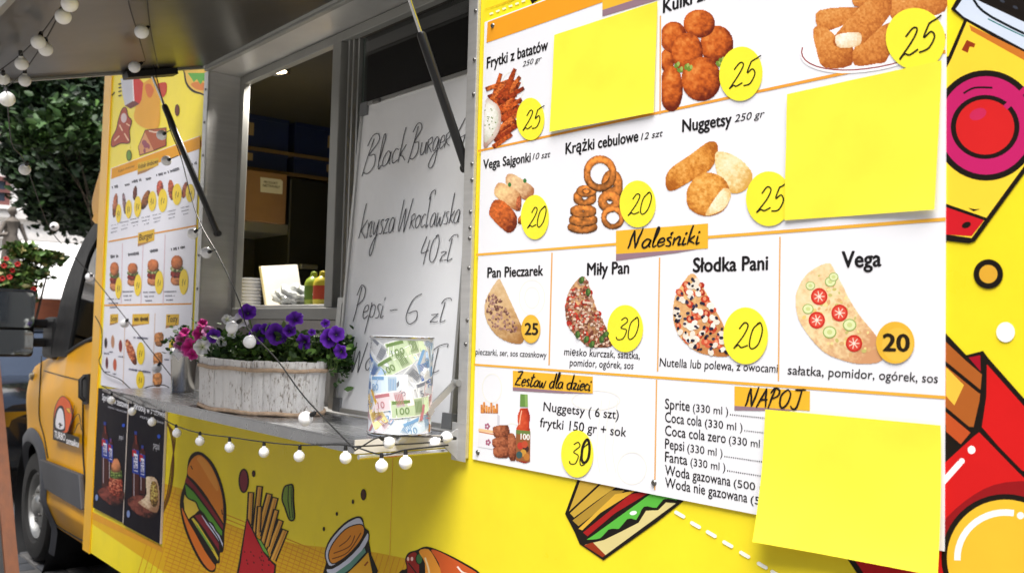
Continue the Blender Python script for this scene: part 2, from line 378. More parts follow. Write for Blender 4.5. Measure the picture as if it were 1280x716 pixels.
M_CHROME = mat('chrome', (205, 205, 205), 0.16, metal=1.0, var=0.05)
M_SCREW = mat('screw_metal', (120, 118, 115), 0.4, metal=0.9)

# ================================================================ food truck
truck = thing('food_truck', (-3.0, 1.0, 0.0), 'yellow food truck with open service hatch, steel counter and cartoon food wrap', 'food truck')
X0, X1, ZB, ZT = -5.19, 2.6, 0.36, 2.98
OX0, OX1, OZ0, OZ1 = -3.79, float(W(585, 200)[0])+.002, 1.263, 2.580
YB = 2.08
w = MB()                                               # side wall with the hatch opening
for a, b in (((X0, 0, ZB), (OX0, .05, ZT)), ((OX1, 0, ZB), (X1, .05, ZT)), ((OX0, 0, ZB), (OX1, .05, OZ0)), ((OX0, 0, OZ1), (OX1, .05, ZT))):
    w.box(a, b)
w.build('side_wall', M_YEL, truck)
MB().box((X0, YB, ZB), (X1, YB+.05, ZT)).build('far_wall', M_YEL, truck)
MB().box((X0+.001, .052, ZT-.05), (X1-.001, YB-.002, ZT-.002)).build('roof', M_YEL, truck)
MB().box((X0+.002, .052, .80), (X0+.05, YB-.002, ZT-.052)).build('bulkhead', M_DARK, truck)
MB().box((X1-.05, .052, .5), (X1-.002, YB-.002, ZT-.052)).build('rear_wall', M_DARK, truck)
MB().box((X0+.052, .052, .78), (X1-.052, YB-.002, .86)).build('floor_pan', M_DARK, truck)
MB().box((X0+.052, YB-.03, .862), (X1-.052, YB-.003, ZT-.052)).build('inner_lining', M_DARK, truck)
MB().box((X0+.3, .3, .40), (X1-.3, 1.8, .775)).build('chassis', M_BLACK, truck)
# corner trim of the box, wrapped in a warmer yellow; a folded profile
ct = MB(); ct.box((X0-.012, -.006, ZB-.005), (X0+.10, -.0005, ZT)); ct.box((X0-.02, -.006, ZB-.005), (X0-.0125, .10, ZT))
ct.build('corner_trim', M_CORNER, truck)
# aluminium trims round the opening
tx0, tx1 = W(585, 200)[0], W(596.5, 200)[0]
tr = MB().box((tx0, -.012, OZ0-.06), (tx1, -.0008, 2.70), bev=.002)
tr.build('opening_trim', M_STEEL, truck)
lx0, lx1 = W(254, 200)[0], W(259, 200)[0]
MB().box((lx0, -.010, OZ0), (lx1, -.0008, 2.575), bev=.002).build('opening_trim', M_ALU, truck)
riv = MB(); riv.lathe([(0, -.003), (.004, -.0028), (.006, 0)], (0, 0, 0), 10, 'y'); riv_me = riv.mesh('rivet', M_SCREW, True)
for px, py in ((590, 205), (590, 225), (588, 265), (587.5, 285), (587, 298), (586, 335), (584, 400), (582, 430), (592, 118), (593, 75), (594.5, 14)):
    q = W(px, py, .0125); place('rivet', riv_me, V(q), truck)
for z in np.linspace(1.4, 2.5, 9): place('rivet', riv_me, ((lx0+lx1)/2, -.0105, z), truck)
# reveal (steel lining of the opening)
YR = .13
rv = MB(); rv.box((OX1+.0005, .0505, OZ0), (OX1+.004, YR+.03, OZ1))
rv.box((OX0, .0, OZ1-.004), (OX1, YR+.03, OZ1-.0005)); rv.box((OX0, -.0128, OZ0+.0005), (OX1, YR+.1, OZ0+.003))
rv.box((OX0-.0005, -.0005, OZ0), (OX0+.003, YR+.03, OZ1-.005))
rv.build('opening_lining', M_STEEL, truck)
MB().box((OX0+.004, YR-.01, OZ0), (OX1-.004, YR+.02, 1.555)).build('sill_panel', mat('sill_steel', (150, 146, 142), .45, metal=.8, stretch=(14, 1, 1)), truck)
# sliding window
wf = thing_part = MB()
wf.box((OX0+.004, YR, 1.557), (OX0+.040, YR+.03, OZ1-.006), bev=.003)
wf.box((OX1-.058, YR, 1.557), (OX1-.004, YR+.05, OZ1-.006), bev=.003)
wf.box((OX0+.041, YR, OZ1-.040), (OX1-.059, YR+.03, OZ1-.006), bev=.003)
wf.box((OX0+.041, YR-.012, 1.557), (OX1-.059, YR+.055, 1.600), bev=.003)
window = wf.build('service_window', M_FRAME, truck)
mx = hit(419, 200, 1, YR)[0]
MB().box((mx-.035, YR-.006, 1.602), (mx+.022, YR+.045, OZ1-.041), bev=.003).build('mullion', M_FRAME, window)
for k, dx in enumerate((.045, .066, .092)):
    MB().box((mx+dx, YR+.012+.006*k, 1.602), (mx+dx+.009, YR+.03+.006*k, OZ1-.041)).build('sliding_track', M_ALU, window)
MB().box((mx+.105, YR+.036, 1.602), (OX1-.06, YR+.040, OZ1-.042)).build('pane', M_GLASS, window)
MB().box((W(489, 640)[0]-.0012, -.0009, ZB), (W(489, 640)[0]+.0012, -.0002, OZ0-.07)).build('panel_seam', M_CORNER, truck)
# hatch raised over the counter
HY, HZ = -0.996, 2.31
hx0, hx1 = OX0-.01, -1.955
hd = Vector((0, HY, HZ-OZ1)); hl = hd.length; hu = hd.normalized(); hn = Vector((0, -hu.z, hu.y))
if hn.z < 0: hn = -hn
def hp(x, s, n=0.0): return Vector((x, 0, OZ1+.004)) + hu*s + hn*n
def slab(m, x0, x1, s0, s1, n0, n1, mi=0):
    m.add([hp(x, s, n) for n in (n0, n1) for s in (s0, s1) for x in (x0, x1)], [(2,3,1,0),(4,5,7,6),(0,1,5,4),(1,3,7,5),(3,2,6,7),(2,0,4,6)], mi)
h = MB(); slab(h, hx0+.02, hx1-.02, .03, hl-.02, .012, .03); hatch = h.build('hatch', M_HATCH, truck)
ho = MB(); slab(ho, hx0+.002, hx1-.002, .03, hl, .031, .036); ho.build('outer_skin', M_YEL, hatch)
he = MB(); slab(he, hx0, hx0+.02, .02, hl, .004, .031); slab(he, hx1-.02, hx1, .02, hl, .004, .031); slab(he, hx0+.0205, hx1-.0205, hl-.02, hl, .004, .031)
he.build('edge_profile', M_FRAME, hatch)
MB().box((hx0, -.022, OZ1-.006), (hx1+.01, -.0008, OZ1+.075), bev=.003).build('hinge_profile', M_FRAME, hatch)
hh = MB(); hh.tube([hp(hx0, .012, .012), hp(hx1, .012, .012)], .012, 10); hh.build('hinge', M_FRAME, hatch, True)
def strut(xw, pl, frac, pt=None):
    lo = hit(pl[0], pl[1], 0, xw)
    lo = Vector((xw, lo[1], lo[2])); hi = hit(pt[0], pt[1], 0, xw); hi = Vector((xw, hi[1], hi[2]))
    # carry the line on until it meets the hatch lining
    d = hi-lo; o = hp(xw, 0, .006); t = (o-lo).dot(hn)/d.dot(hn); hi = lo+d*t
    j = lo.lerp(hi, frac)
    c = MB(); c.tube([lo, lo.lerp(j, .98), j], [.0125, .0125, .009], 14); g = c.build('gas_strut', mat('strut_black', (22, 22, 24), .32, var=.1), truck, True)
    MB().tube([j.lerp(lo, .02), hi], .0052, 10).build('rod', M_CHROME, g, True)
    for q in (lo, hi): MB().lathe([(0, -.014), (.012, -.014), (.012, .014), (0, .014)], q, 14, 'x').build('ball_joint', M_BLACK, g, True)
    return lo, hi
sl_lo, sl_hi = strut(OX0+.03, (272, 292), .80, (197, 112))
sr_lo, sr_hi = strut(OX1-.02, (583, 210), .60, (512, 0))
bk = MB(); bk.obox(hp(OX0+.03, (sl_hi-hp(OX0+.03, 0)).length, -.006), Vector((.03, 0, 0)), hu*.10, hn*.012); bk.build('strut_bracket', M_BLACK, hatch)
# counter shelf
SZ, SD, SX0, SX1 = 1.263, -.315, -3.97, -2.005
sh = MB(); sh.box((SX0, SD, SZ-.004), (SX1, -.013, SZ)); sh.prism([(SX0, SD, SZ-.0045), (SX0, SD, SZ-.007), (-3.62, SD, SZ-.033), (SX1, SD, SZ-.034), (SX1, SD, SZ-.0045)], (0, .003, 0)); sh.box((SX1-.003, SD+.0035, SZ-.034), (SX1, -.013, SZ-.0045))
shelf = sh.build('counter_shelf', M_SHELF, truck)
MB().prism([(SX0+.004, SD+.012, SZ-.0055), (SX0+.004, SD+.012, SZ-.007), (-3.62, SD+.012, SZ-.028), (SX1-.006, SD+.012, SZ-.03), (SX1-.006, SD+.012, SZ-.0055)], (0, -.014-SD-.012, 0)).build('shelf_core', M_GREYPL, shelf)
MB().box((SX1+.0005, SD+.002, SZ-.034), (SX1+.004, -.016, SZ-.001)).build('end_plate', mat('end_plate_grey', (205, 200, 192), .45), shelf)
# folding stay at the right end of the counter, and its wall plate
a = hit(577, 478, 0, SX1+.004); b = hit(497, 548, 0, SX1+.004); a = Vector((SX1+.006, min(a[1], -.02), a[2])); b = Vector((SX1+.006, b[1], SZ-.012))
st = MB(); st.beam(a, a.lerp(b, .56), .007, .016); st.beam(a.lerp(b, .44)+Vector((.008, 0, 0)), b+Vector((.008, 0, 0)), .007, .018)
for q in (a, a.lerp(b, .5), b): st.lathe([(0, -.012), (.009, -.012), (.009, .012), (0, .012)], q+Vector((.004, 0, 0)), 12, 'x')
st.build('stay_arm', M_ALU, shelf)
pl = MB(); pl.prism([(SX1+.012, -.0135, SZ-.066), (SX1+.012, -.055, SZ-.03), (SX1+.012, -.055, SZ-.005), (SX1+.012, -.0135, SZ+.015)], (.004, 0, 0))
pl.box((SX1-.01, -.0145, SZ-.068), (SX1+.05, -.0125, SZ+.03)); pl.build('hinge_plate', M_STEEL, shelf)
hb = MB(); hb.tube([(SX1+.008, SD+.01, SZ-.042), (SX1+.008, -.03, SZ-.042)], .006, 8); hb.build('hinge_rod', M_CHROME, shelf, True)
# spotlight inside
lp = hit(345, 89, 2, 2.62)
MB().lathe([(0, 0), (.045, 0)], (lp[0], lp[1], lp[2]), 20).build('ceiling_lamp', emit_mat('lamp_glow', (255, 232, 190), 9), truck)
ld = bpy.data.lights.new('ceiling_lamp_light', 'SPOT'); ld.energy = 55; ld.spot_size = math.radians(110); ld.color = (1, .95, .87); ld.shadow_soft_size = .04; lo_ = bpy.data.objects.new('ceiling_lamp_light', ld); COL.objects.link(lo_); lo_.location = (lp[0], lp[1], lp[2]-.02); adopt(lo_, truck)
MB().lathe([(.046, -.002), (.06, -.006), (.062, .03)], (lp[0], lp[1], lp[2]), 20).build('lamp_ring', M_CHROME, truck, True)
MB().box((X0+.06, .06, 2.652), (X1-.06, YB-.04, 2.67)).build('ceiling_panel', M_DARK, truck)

# ---------------------------------------------------------------- cab
def yt(z): return .06+max(0, z-1.36)*.13
def CABP(px, py, dy=0.0):
    y = .06
    for _ in range(6): p = hit(px, py, 1, y+dy); y = yt(p[2])
    return Vector((p[0], y+dy, p[2]))
AX, AZ, AR = -6.62, .335, .445
def ztop(x):
    return float(np.interp(x, [-7.45, -7.2, -6.9, -6.55, -6.2, -5.95, -5.6, -5.2], [.92, 1.08, 1.2, 1.30, 1.335, 1.35, 1.41, 1.44]))
def yside(x, z):
    t = max(0, (-6.68-x))/.72; y = .055+.62*t*t*t+.16*t*t
    y += .10*max(0, (z-.95)/.4)**2*min(1, max(0, (-5.9-x)/.6))
    y += .012*math.cos((z-.78)*9) if z > .45 else .012*math.cos((z-.78)*9)+.06*(.45-z)/.15
    return y
nx, nz = 150, 80
xs = np.linspace(-5.205, -7.45, nx); V_ = []; ok = {}
for i, x in enumerate(xs):
    zt = ztop(x)
    for j in range(nz):
        z = .29+(zt-.29)*j/(nz-1); V_.append((x, yside(x, z), z))
F_ = []
for i in range(nx-1):
    for j in range(nz-1):
        q = [i*nz+j, (i+1)*nz+j, (i+1)*nz+j+1, i*nz+j+1]
        cx = np.mean([V_[k][0] for k in q]); cz = np.mean([V_[k][2] for k in q])
        if (cx-AX)**2+(cz-AZ)**2 < AR**2: continue
        F_.append(tuple(q))
cb = MB(); cb.add(V_, F_)
cb.add([(x, 2.06-y, z) for x, y, z in V_], [tuple(reversed(f)) for f in F_])
top = []
for i in range(0, nx, 3):
    x = xs[i]; zt = ztop(x); y0 = yside(x, zt)
    if x > -6.25: continue
    top.append([(x, y0+(2.06-2*y0)*k/8, zt+.05*math.sin(math.pi*k/8)*(1 if x > -7.3 else .3)) for k in range(9)])
n = len(cb.v); cb.v += [q for r in top for q in r]; fs = [(n+i*9+k, n+i*9+k+1, n+(i+1)*9+k+1, n+(i+1)*9+k) for i in range(len(top)-1) for k in range(8)]; cb.f += fs; cb.m += [0]*len(fs)
xf = -7.45; y0 = yside(xf, .9); cb.add([(xf, y0, .3), (xf, 2.06-y0, .3), (xf, 2.06-y0, .92), (xf, y0, .92)], [(0, 1, 2, 3)])
cab = cb.build('cab_body', M_PAINT, truck, True, fix=False)
MB().box((-7.3, .35, .3), (-6.2, 1.7, .9)).box((-5.9, .16, .42), (-5.2, 1.9, .78)).build('cab_floor', M_BLACK, truck)
# door shut lines, lower sill
def onside(px, py, lift=.003):
    y = .06
    for _ in range(8): p = hit(px, py, 1, y); y = yside(p[0], p[2])-lift
    return Vector((p[0], y, p[2]))
def seam(pts, r=.004): MB().tube([onside(*p) for p in catmull(pts, 6)], r, 6).build('shut_line', M_BLACK, cab, True)
seam([(52, 445), (50, 480), (49, 520), (55, 545), (60, 572)]); seam([(104, 470), (104, 560), (106, 600), (106, 668)], .006)
seam([(62, 640), (70, 655), (90, 668), (105, 676)]); seam([(55, 463), (80, 470), (105, 476)], .0025)
# grey side moulding
mo = [onside(57, 573, .004), onside(107, 592, .004), onside(106, 637, .004), onside(60, 610, .004)]
m_ = MB(); m_.prism([(q.x, .052, q.z) for q in mo], (0, -.03, 0)); mold = m_.build('side_moulding', M_GREYPL, cab)
b_ = mold.modifiers.new('bevel', 'BEVEL'); b_.width = .008; b_.segments = 2
# handle
hq = [onside(*p) for p in ((107, 468), (114, 467), (113, 505), (106, 505))]
MB().prism([(q.x, q.y-.003, q.z) for q in hq], (0, -.012, 0)).build('door_handle', M_BLACK, cab)
a = onside(109, 470); b = onside(109, 500); MB().tube([a+Vector((0, -.012, 0)), a.lerp(b, .15)+Vector((0, -.035, 0)), a.lerp(b, .85)+Vector((0, -.035, 0)), b+Vector((0, -.012, 0))], .012, 8).build('handle_grip', M_BLACK, cab, True)
q = onside(41, 470, .004); MB().lathe([(0, -.02), (.02, -.018), (.028, 0)], q, 14, 'y').build('side_indicator', mat('indicator', (150, 140, 110), .25), cab, True)
# arch lip, wheel house
al = MB(); nA = 40; vs = []
for i in range(nA+1):
    a = math.radians(-25+230*i/nA)
    for r, dy in ((AR-.035, .02), (AR-.02, -.02), (AR+.03, -.026), (AR+.065, -.004)):
        x, z = AX+r*math.cos(a), AZ+r*math.sin(a); vs.append((x, yside(x, max(z, .3))+dy, z))
al.add(vs, [(i*4+k, i*4+k+1, (i+1)*4+k+1, (i+1)*4+k) for i in range(nA) for k in range(3)])
al.build('arch_lip', M_GREYPL, cab, True)
MB().lathe([(AR+.01, .08), (AR+.01, .5), (0, .5)], (AX, 0, AZ), 40, 'y').build('wheel_house', M_BLACK, cab, True)
# front wheel
def wheel(cx, yo, cz, R=.350):
    t = MB(); t.lathe([(R*.60, .03), (R*.66, .004), (R*.80, 0), (R*.93, .008), (R*.985, .03), (R, .045), (R, .075), (R*.972, .078), (R*.972, .088), (R, .09), (R, .13), (R*.972, .132), (R*.972, .142), (R, .145), (R, .185), (R*.93, .215), (R*.6, .2)], (cx, yo, cz), 56, 'y')
    ty = t.build('wheel', M_RUBBER, truck, True)
    r = MB(); r.lathe([(R*.605, .028), (R*.58, .02), (R*.555, .03), (R*.54, .075), (R*.47, .085), (R*.40, .05), (R*.33, .032), (R*.2, .03), (R*.17, .012), (R*.12, .002), (0, 0)], (cx, yo, cz), 48, 'y'); r.build('rim', M_RIM, ty, True)
    hm = MB().lathe([(0, -.002), (R*.055, -.002), (R*.06, .006)], (0, 0, 0), 14, 'y').mesh('vent_hole', M_BLACK, True)
    for k in range(10):
        a = 2*math.pi*k/10; place('vent_hole', hm, (cx+R*.435*math.cos(a), yo+.064, cz+R*.435*math.sin(a)), ty)
    nm = MB().lathe([(0, -.016), (.011, -.016), (.013, 0)], (0, 0, 0), 6, 'y').mesh('wheel_nut', M_SCREW)
    for k in range(6):
        a = 2*math.pi*(k+.5)/6; place('wheel_nut', nm, (cx+R*.26*math.cos(a), yo+.031, cz+R*.26*math.sin(a)), ty)
wheel(AX, .085, .350)
wheel(-.2, .12, .350)
# greenhouse: black pillar and door frame, glass, roof, wind deflector
PILF = [(121, 276), (110, 291), (99, 311), (88, 337), (78, 366), (71, 400), (66, 432), (64, 446)]
PILR = [(126, 289), (118, 303), (109, 322), (101, 352), (95, 380), (90, 410), (86, 432), (84, 446)]
pf = [CABP(*p) for p in catmull(PILF, 3)]; pr_ = [CABP(*p) for p in catmull(PILR, 3)]
gm = MB(); k = len(pf)
gm.add(pf+pr_+[q+Vector((0, .07, 0)) for q in pf]+[q+Vector((0, .05, 0)) for q in pr_],
       [(i, i+1, k+i+1, k+i) for i in range(k-1)]+[(2*k+i, 2*k+i+1, i+1, i) for i in range(k-1)]+[(k+i, k+i+1, 3*k+i+1, 3*k+i) for i in range(k-1)]+[(3*k+i, 3*k+i+1, 2*k+i+1, 2*k+i) for i in range(k-1)])
pill = gm.build('pillar', M_BLACK, cab, True)
far = MB(); far.tube([(q.x, 2.06-q.y, q.z) for q in pf], .05, 8); far.build('pillar', M_BLACK, cab, True)
gl = [CABP(*p, .012) for p in PILR]+[CABP(*p, .012) for p in ((118, 424), (121, 360), (126, 290))]
MB().prism(gl, (0, .004, 0)).build('door_window', M_CARGLASS, cab)
bp_ = [CABP(*p, .004) for p in ((117, 424), (122, 424), (129, 286), (124, 286))]
MB().prism([*bp_], (0, .05, 0)).build('pillar', M_BLACK, cab)
MB().tube([CABP(*p, -.002) for p in ((84, 441), (95, 433), (106, 427), (118, 422))], .011, 6).build('window_seal', M_BLACK, cab, True)
f2 = [Vector((q.x, 2.06-q.y, q.z)) for q in pf]; kk = len(pf)
MB().add(pf+f2, [(i, i+1, kk+i+1, kk+i) for i in range(kk-1)]).build('windscreen', M_CARGLASS, cab, True)
tp = pf[0]
rf = MB(); prof = [(-5.205, 2.11), (-5.36, 2.115), (tp.x+.02, tp.z+.045), (tp.x-.03, tp.z+.005), (tp.x+.03, tp.z-.02), (-5.205, 2.03)]
rf.prism([(x, yt(2.05)-.012, z) for x, z in prof], (0, 2.06-2*yt(2.05)+.024, 0)); roof = rf.build('cab_roof', M_PAINT, cab)
b_ = roof.modifiers.new('bevel', 'BEVEL'); b_.width = .02; b_.segments = 3
dpx = [(129, 196), (124, 213), (118, 232), (113.5, 250), (113, 262), (115, 272), (121, 277)]
dq = [hit(px, py, 1, .20) for px, py in dpx]
df = MB(); df.prism([(q[0], .20, q[2]) for q in dq]+[(-5.205, .20, dq[-1][2]), (-5.205, .20, dq[0][2])], (0, 1.66, 0)); dfo = df.build('wind_deflector', M_PAINT, cab)
b_ = dfo.modifiers.new('bevel', 'BEVEL'); b_.width = .05; b_.segments = 4
# seat and bulkhead inside the cab
se = MB(); se.box((-5.75, .35, .8), (-5.3, .85, 1.05), bev=.05); se.box((-5.42, .37, 1.02), (-5.27, .83, 1.62), bev=.05); se.box((-5.40, .5, 1.64), (-5.29, .7, 1.86), bev=.04); se.build('seat', mat('seat_fabric', (44, 48, 52), .9), cab)
MB().box((-6.6, .2, 1.0), (-6.05, 1.86, 1.3), bev=.06).build('dashboard', M_BLACK, cab)
# door mirror: two glasses in one tall housing on two arms
mxp = -6.42
def MX(px, py): q = hit(px, py, 0, mxp); return Vector((mxp, q[1], q[2]))
c0, c1 = MX(-9, 360), MX(42, 446)
ym0, ym1, zm0, zm1 = min(c0.y, c1.y), max(c0.y, c1.y), min(c0.z, c1.z), max(c0.z, c1.z)
mh = MB(); mh.box((mxp-.12, ym0, zm0), (mxp, ym1, zm1), bev=.022); mir = mh.build('door_mirror', M_BLACK, cab)
zs_ = MX(20, 411).z
ymc = (ym0+ym1)/2; MT = math.radians(8.5)
def tiltm(pts): return [(mxp+.018+(p[1]-ymc)*math.sin(MT)*-1*-1, p[1], p[2]) for p in pts]
def rrect(y0, z0, y1, z1, r, x):
    o = []
    for cy_, cz_, a0 in ((y1-r, z1-r, 0), (y0+r, z1-r, 90), (y0+r, z0+r, 180), (y1-r, z0+r, 270)):
        o += [(x, cy_+r*math.cos(math.radians(a0+30*k)), cz_+r*math.sin(math.radians(a0+30*k))) for k in range(4)]
    return o
MB().prism(tiltm(rrect(ym0+.016, zs_+.010, ym1-.016, zm1-.018, .03, mxp+.001)), (.003, 0, 0)).build('mirror_glass', M_MIRROR, mir)
MB().prism(tiltm(rrect(ym0+.016, zm0+.016, ym1-.016, zs_-.006, .03, mxp+.001)), (.003, 0, 0)).build('mirror_glass', M_MIRROR, mir)
ar = MB(); by = yside(-6.3, 1.3)
for py_ in (403, 427):
    q = MX(41, py_); ar.box((mxp-.10, q.y-.015, q.z-.032), (mxp-.02, by+.12, q.z+.022), bev=.012)
q = MX(60, 420); ar.box((mxp-.13, by-.035, q.z-.14), (mxp+.14, by+.07, q.z+.12), bev=.03)
ar.build('mirror_arm', M_BLACK, mir)
# ================================================================ large menu board beside the opening
M_BOARD = mat('white_sign_panel', (240, 240, 244), 0.32, var=0.03, scale=3, spec=0.4)
M_PAPER = print_mat('matt_print', 0.55, 0.25)
bx0, bx1 = W(600, 300)[0], W(1183, 300)[0]; bz0, bz1 = W(591, 573)[2], W(609, 28)[2]
board = thing('menu_board', ((bx0+bx1)/2, -.002, bz0), 'large white menu board with crepes, nuggets and a drinks list, screwed to the yellow wall', 'menu board')
MB().box((bx0, -.0045, bz0), (bx1, -.0012, bz1)).build('panel', M_BOARD, board)
BY = .0050
def pr(): return Print(BY)
def circ(cx, cy, r, n): return [(cx+r*math.cos(2*math.pi*i/n), cy+r*math.sin(2*math.pi*i/n)) for i in range(n)]
# faint ornaments printed in the white ground
p = Print(BY-.0003); p.STEP = .00001; G = (241, 240, 232)
for cx, cy, rx, ry in ((665, 372, 16, 22), (665, 372, 9, 13), (640, 260, 18, 24), (640, 545, 12, 16), (790, 585, 18, 20), (745, 500, 30, 12), (615, 485, 12, 18), (640, 110, 14, 20)):
    a = np.linspace(0, 2*math.pi, 30, endpoint=False); p.line(np.stack([cx+rx*np.cos(a), cy+ry*np.sin(a)], 1), 1.2, G, closed=True)
for x in (752, 762, 772): p.line([(x, 500), (x-6, 560), (x-2, 590)], 1.1, G, smooth=6)
tag(p.build('ground_print', board, M_PAPER), kind='stuff')
# orange bands and dividing lines
OR = (240, 160, 34); AM = (240, 186, 52); PU = (150, 120, 132)
def vpl(x, y, xx): return (xx, y+(390-y)/(-348-x)*(xx-x))      # along the wall's horizontals
p = pr(); p.fill([(609.5, 28), vpl(609.5, 28, 790), vpl(608, 54, 790), (608, 54)], OR)
p.fill([(753, -12), (830, -34), (830, -12), (753, 13)], AM); p.fill([(753, 13), (830, -12), (830, -2), (753, 21)], PU)
p.build('header_band', board, M_PAPER)
for (x, y), th in (((597.5, 189), 4.2), ((595, 318.5), 4.6), ((592.3, 455.5), 4.2)):
    q = pr(); k = 24; X = np.linspace(x, 1182, k); Yc = np.array([vpl(x, y, xx)[1] for xx in X]); t = th*(X+348)/945*.62
    q._add(np.concatenate([np.stack([X, Yc-t/2], 1), np.stack([X, Yc+t/2], 1)]), [(i, i+1, k+i+1, k+i) for i in range(k-1)], (238, 176, 62) if y > 300 else (236, 160, 56)); q.build('divider_line', board, M_PAPER)
for x, y, x2, y2 in ((825.5, 20, 825.0, 143), (690, 316, 686.3, 456), (824.5, 322, 822, 464), (975, 296, 973, 476), (820.7, 474, 818.4, 612)):
    pr().line([(x, y), (x2, y2)], 1.7, (232, 172, 92)).build('divider_line', board, M_PAPER)
# lettering
def T(txt, a, b, h, bold=.02, lean=0, col=(24, 22, 24), parent=board): pr().text(txt, a, b, h, col, bold, lean).build('lettering', parent, M_PAPER)
for args in (('Frytki z batatów', (608.5, 86), (684.5, 62.5), 13.5), ('Kulki ziemniaczane', (829, 16.5), (968, -27), 16), ('Vega Sajgonki', (604, 211.5), (663, 202.2), 11.5),
             ('Krążki cebulowe', (707, 192.7), (797.5, 176.5), 13.5), ('Nuggetsy', (853, 165), (914, 156.2), 15), ('Pan Pieczarek', (609.3, 347), (678.5, 344), 12.5),
             ('Słodka Pani', (866.5, 340), (959.5, 337), 17.5), ('Vega', (1052.5, 334.5), (1101, 332.5), 20)):
    T(*args, bold=.028)
T('Miły Pan', (734, 344), (786, 341.5), 15, bold=.028)
for args in (('250 gr', (653, 84), (676, 76.5), 7), ('10 szt', (665.5, 200), (687, 196.5), 8), ('12 szt', (801, 175.2), (827.5, 170.5), 8.5), ('250 gr', (918, 153), (954.5, 146.5), 9.5)):
    T(*args, bold=.004, lean=.22)
for args in (('pieczarki, ser, sos czosnkowy', (594.3, 443), (682.7, 447), 7.5), ('mięsko kurczak, sałatka,', (705, 443.5), (799.5, 448.5), 9), ('pomidor, ogórek, sos', (712, 457), (791.5, 461), 9),
             ('Nutella lub polewa, z owocami', (824.3, 457.5), (971.7, 465.5), 10.5), ('sałatka, pomidor, ogórek, sos', (984.5, 467.5), (1172, 478.5), 11.5),
             ('Nuggetsy ( 6 szt)', (679, 513), (773, 523.5), 11), ('frytki 150 gr + sok', (674.5, 533), (782.5, 545.5), 11.5)):
    T(*args, bold=.006, lean=.06)
DR = [('Sprite', '(330 ml )', 510.3, 866, 910, True), ('Coca cola', '(330 ml )', 527, 881, 928, True), ('Coca cola zero', '(330 ml )', 543.5, 911, 957.5, False), ('Pepsi', '(330 ml )', 560, 859, 903, True), ('Fanta', '(330 ml )', 576.3, 863, 906.5, True), ('Woda gazowana', '(500 m', 593, 917, 959.5, False), ('Woda nie gazowana', '(50', 608.5, 938, 959.5, False)]
for nm, ml, y, xa, xb, dots in DR:
    sl = (y-390)/(831+348); f = lambda x: (x, y+(x-831)*sl)
    T(nm, (831.2, y), f(xa-4), 12.5, bold=.008); T(ml, f(xa), f(xb), 9.5, bold=.004)
    if dots:
        q = pr()
        for x in np.arange(xb+3, 961, 2.7): q.ell(x, f(x)[1]-.8, .8, .9, (30, 28, 30), n=8)
        q.build('lettering', board, M_PAPER)
# banners
def banner(poly, fold, txt, a, b, h, w):
    q = pr(); q.fill(fold, PU); q.fill(poly, (240, 184, 48)); o = q.build('banner', board, M_PAPER)
    z = Print(BY+.0006); z.hand(txt, a, b, h, w, (26, 20, 18), lean=.16, taper=True); z.build('lettering', o, M_PAPER)
banner([(770, 288.5), (885, 279.3), (885, 310.5), (770, 317.5)], [(770, 316), (885, 309), (846, 316), (770, 326)], 'Naleśniki', (783, 311), (874, 304.5), 24, 2.5)
banner([(641, 463), (741, 470.5), (741, 491.5), (641, 483.5)], [(641, 482), (741, 489.5), (741, 491.8), (700, 491.2), (641, 488)], 'Zestaw dla dzieci', (643, 481), (738, 488), 18.5, 1.9)
banner([(918, 482.5), (1012.4, 488.5), (1012.4, 513), (918, 507)], [(918, 505), (1012, 511), (980, 513.5), (918, 512.5)], 'NAPOJ', (930, 507.5), (1002, 511), 23.5, 2.6)

# ---------------------------------------------------------------- food photographs on the board
def photo(name='food_print'):
    return pr()
p = pr()                                                   # sweet potato fries with a dip
rr = random.Random(3)
fr = [((607, 112), (640, 100)), ((610, 122), (648, 108)), ((618, 118), (626, 92)), ((628, 120), (644, 86)), ((634, 118), (650, 96)), ((622, 130), (655, 110)), ((626, 142), (652, 124)), ((628, 152), (652, 132)), ((620, 165), (650, 140)), ((618, 176), (648, 156)), ((616, 184), (640, 168)), ((630, 126), (642, 92)), ((612, 128), (630, 104))]
fr = [((608+rr.random()*16, 118+rr.random()*64), (632+rr.random()*20, 100+rr.random()*58)) for _ in range(26)]+fr
for i, (a, b) in enumerate(fr):
    a = np.array(a, float); b = np.array(b, float); d = (b-a)/np.linalg.norm(b-a); n_ = np.array([-d[1], d[0]])*3.0
    c = [(188, 84, 28), (168, 66, 22), (206, 104, 44), (150, 52, 18)][i % 4]
    p.food([a-n_, b-n_*.8, b+n_*.8, a+n_], c, dark=(92, 30, 12), nz=2, amp=.5, edge=.3, smooth=0, seed=i, step=.7)
p.food([(606.5, 127), (616, 127), (624, 135), (627, 150), (623, 166), (612, 180), (604, 182)], (226, 214, 204), dark=(176, 140, 124), smooth=5, amp=.1)
p.food([(606.5, 132), (614, 131), (621, 138), (623.5, 150), (619, 162), (611, 174), (605, 176)], (238, 236, 226), dark=(200, 200, 180), smooth=5, amp=.25, nz=2)
for i in range(18): p.ell(606+rr.random()*14, 136+rr.random()*34, .9, .8, (120, 140, 70), n=6)
p.build('food_print', board, M_PAPER)
p = pr()                                                   # potato balls
for i, (x, y, a, b) in enumerate(((834, 76, 9, 15), (842, 47, 17, 20), (896, 56, 21, 24), (874, 30, 20, 18), (859, 66, 20, 25), (839, 111, 15, 29), (876.5, 99, 25, 28))):
    P_ = [(max(826.3, u), v) for u, v in circ(0, 0, 1, 28)]; P_ = [(max(826.4, x+a*math.cos(t)), y+b*math.sin(t)) for t in np.linspace(0, 2*math.pi, 28, endpoint=False)]
    p.food(P_, (204, 98, 30), dark=(104, 32, 8), light=(244, 164, 84), nz=4.5, amp=.30, edge=.55, smooth=0, seed=i*7)
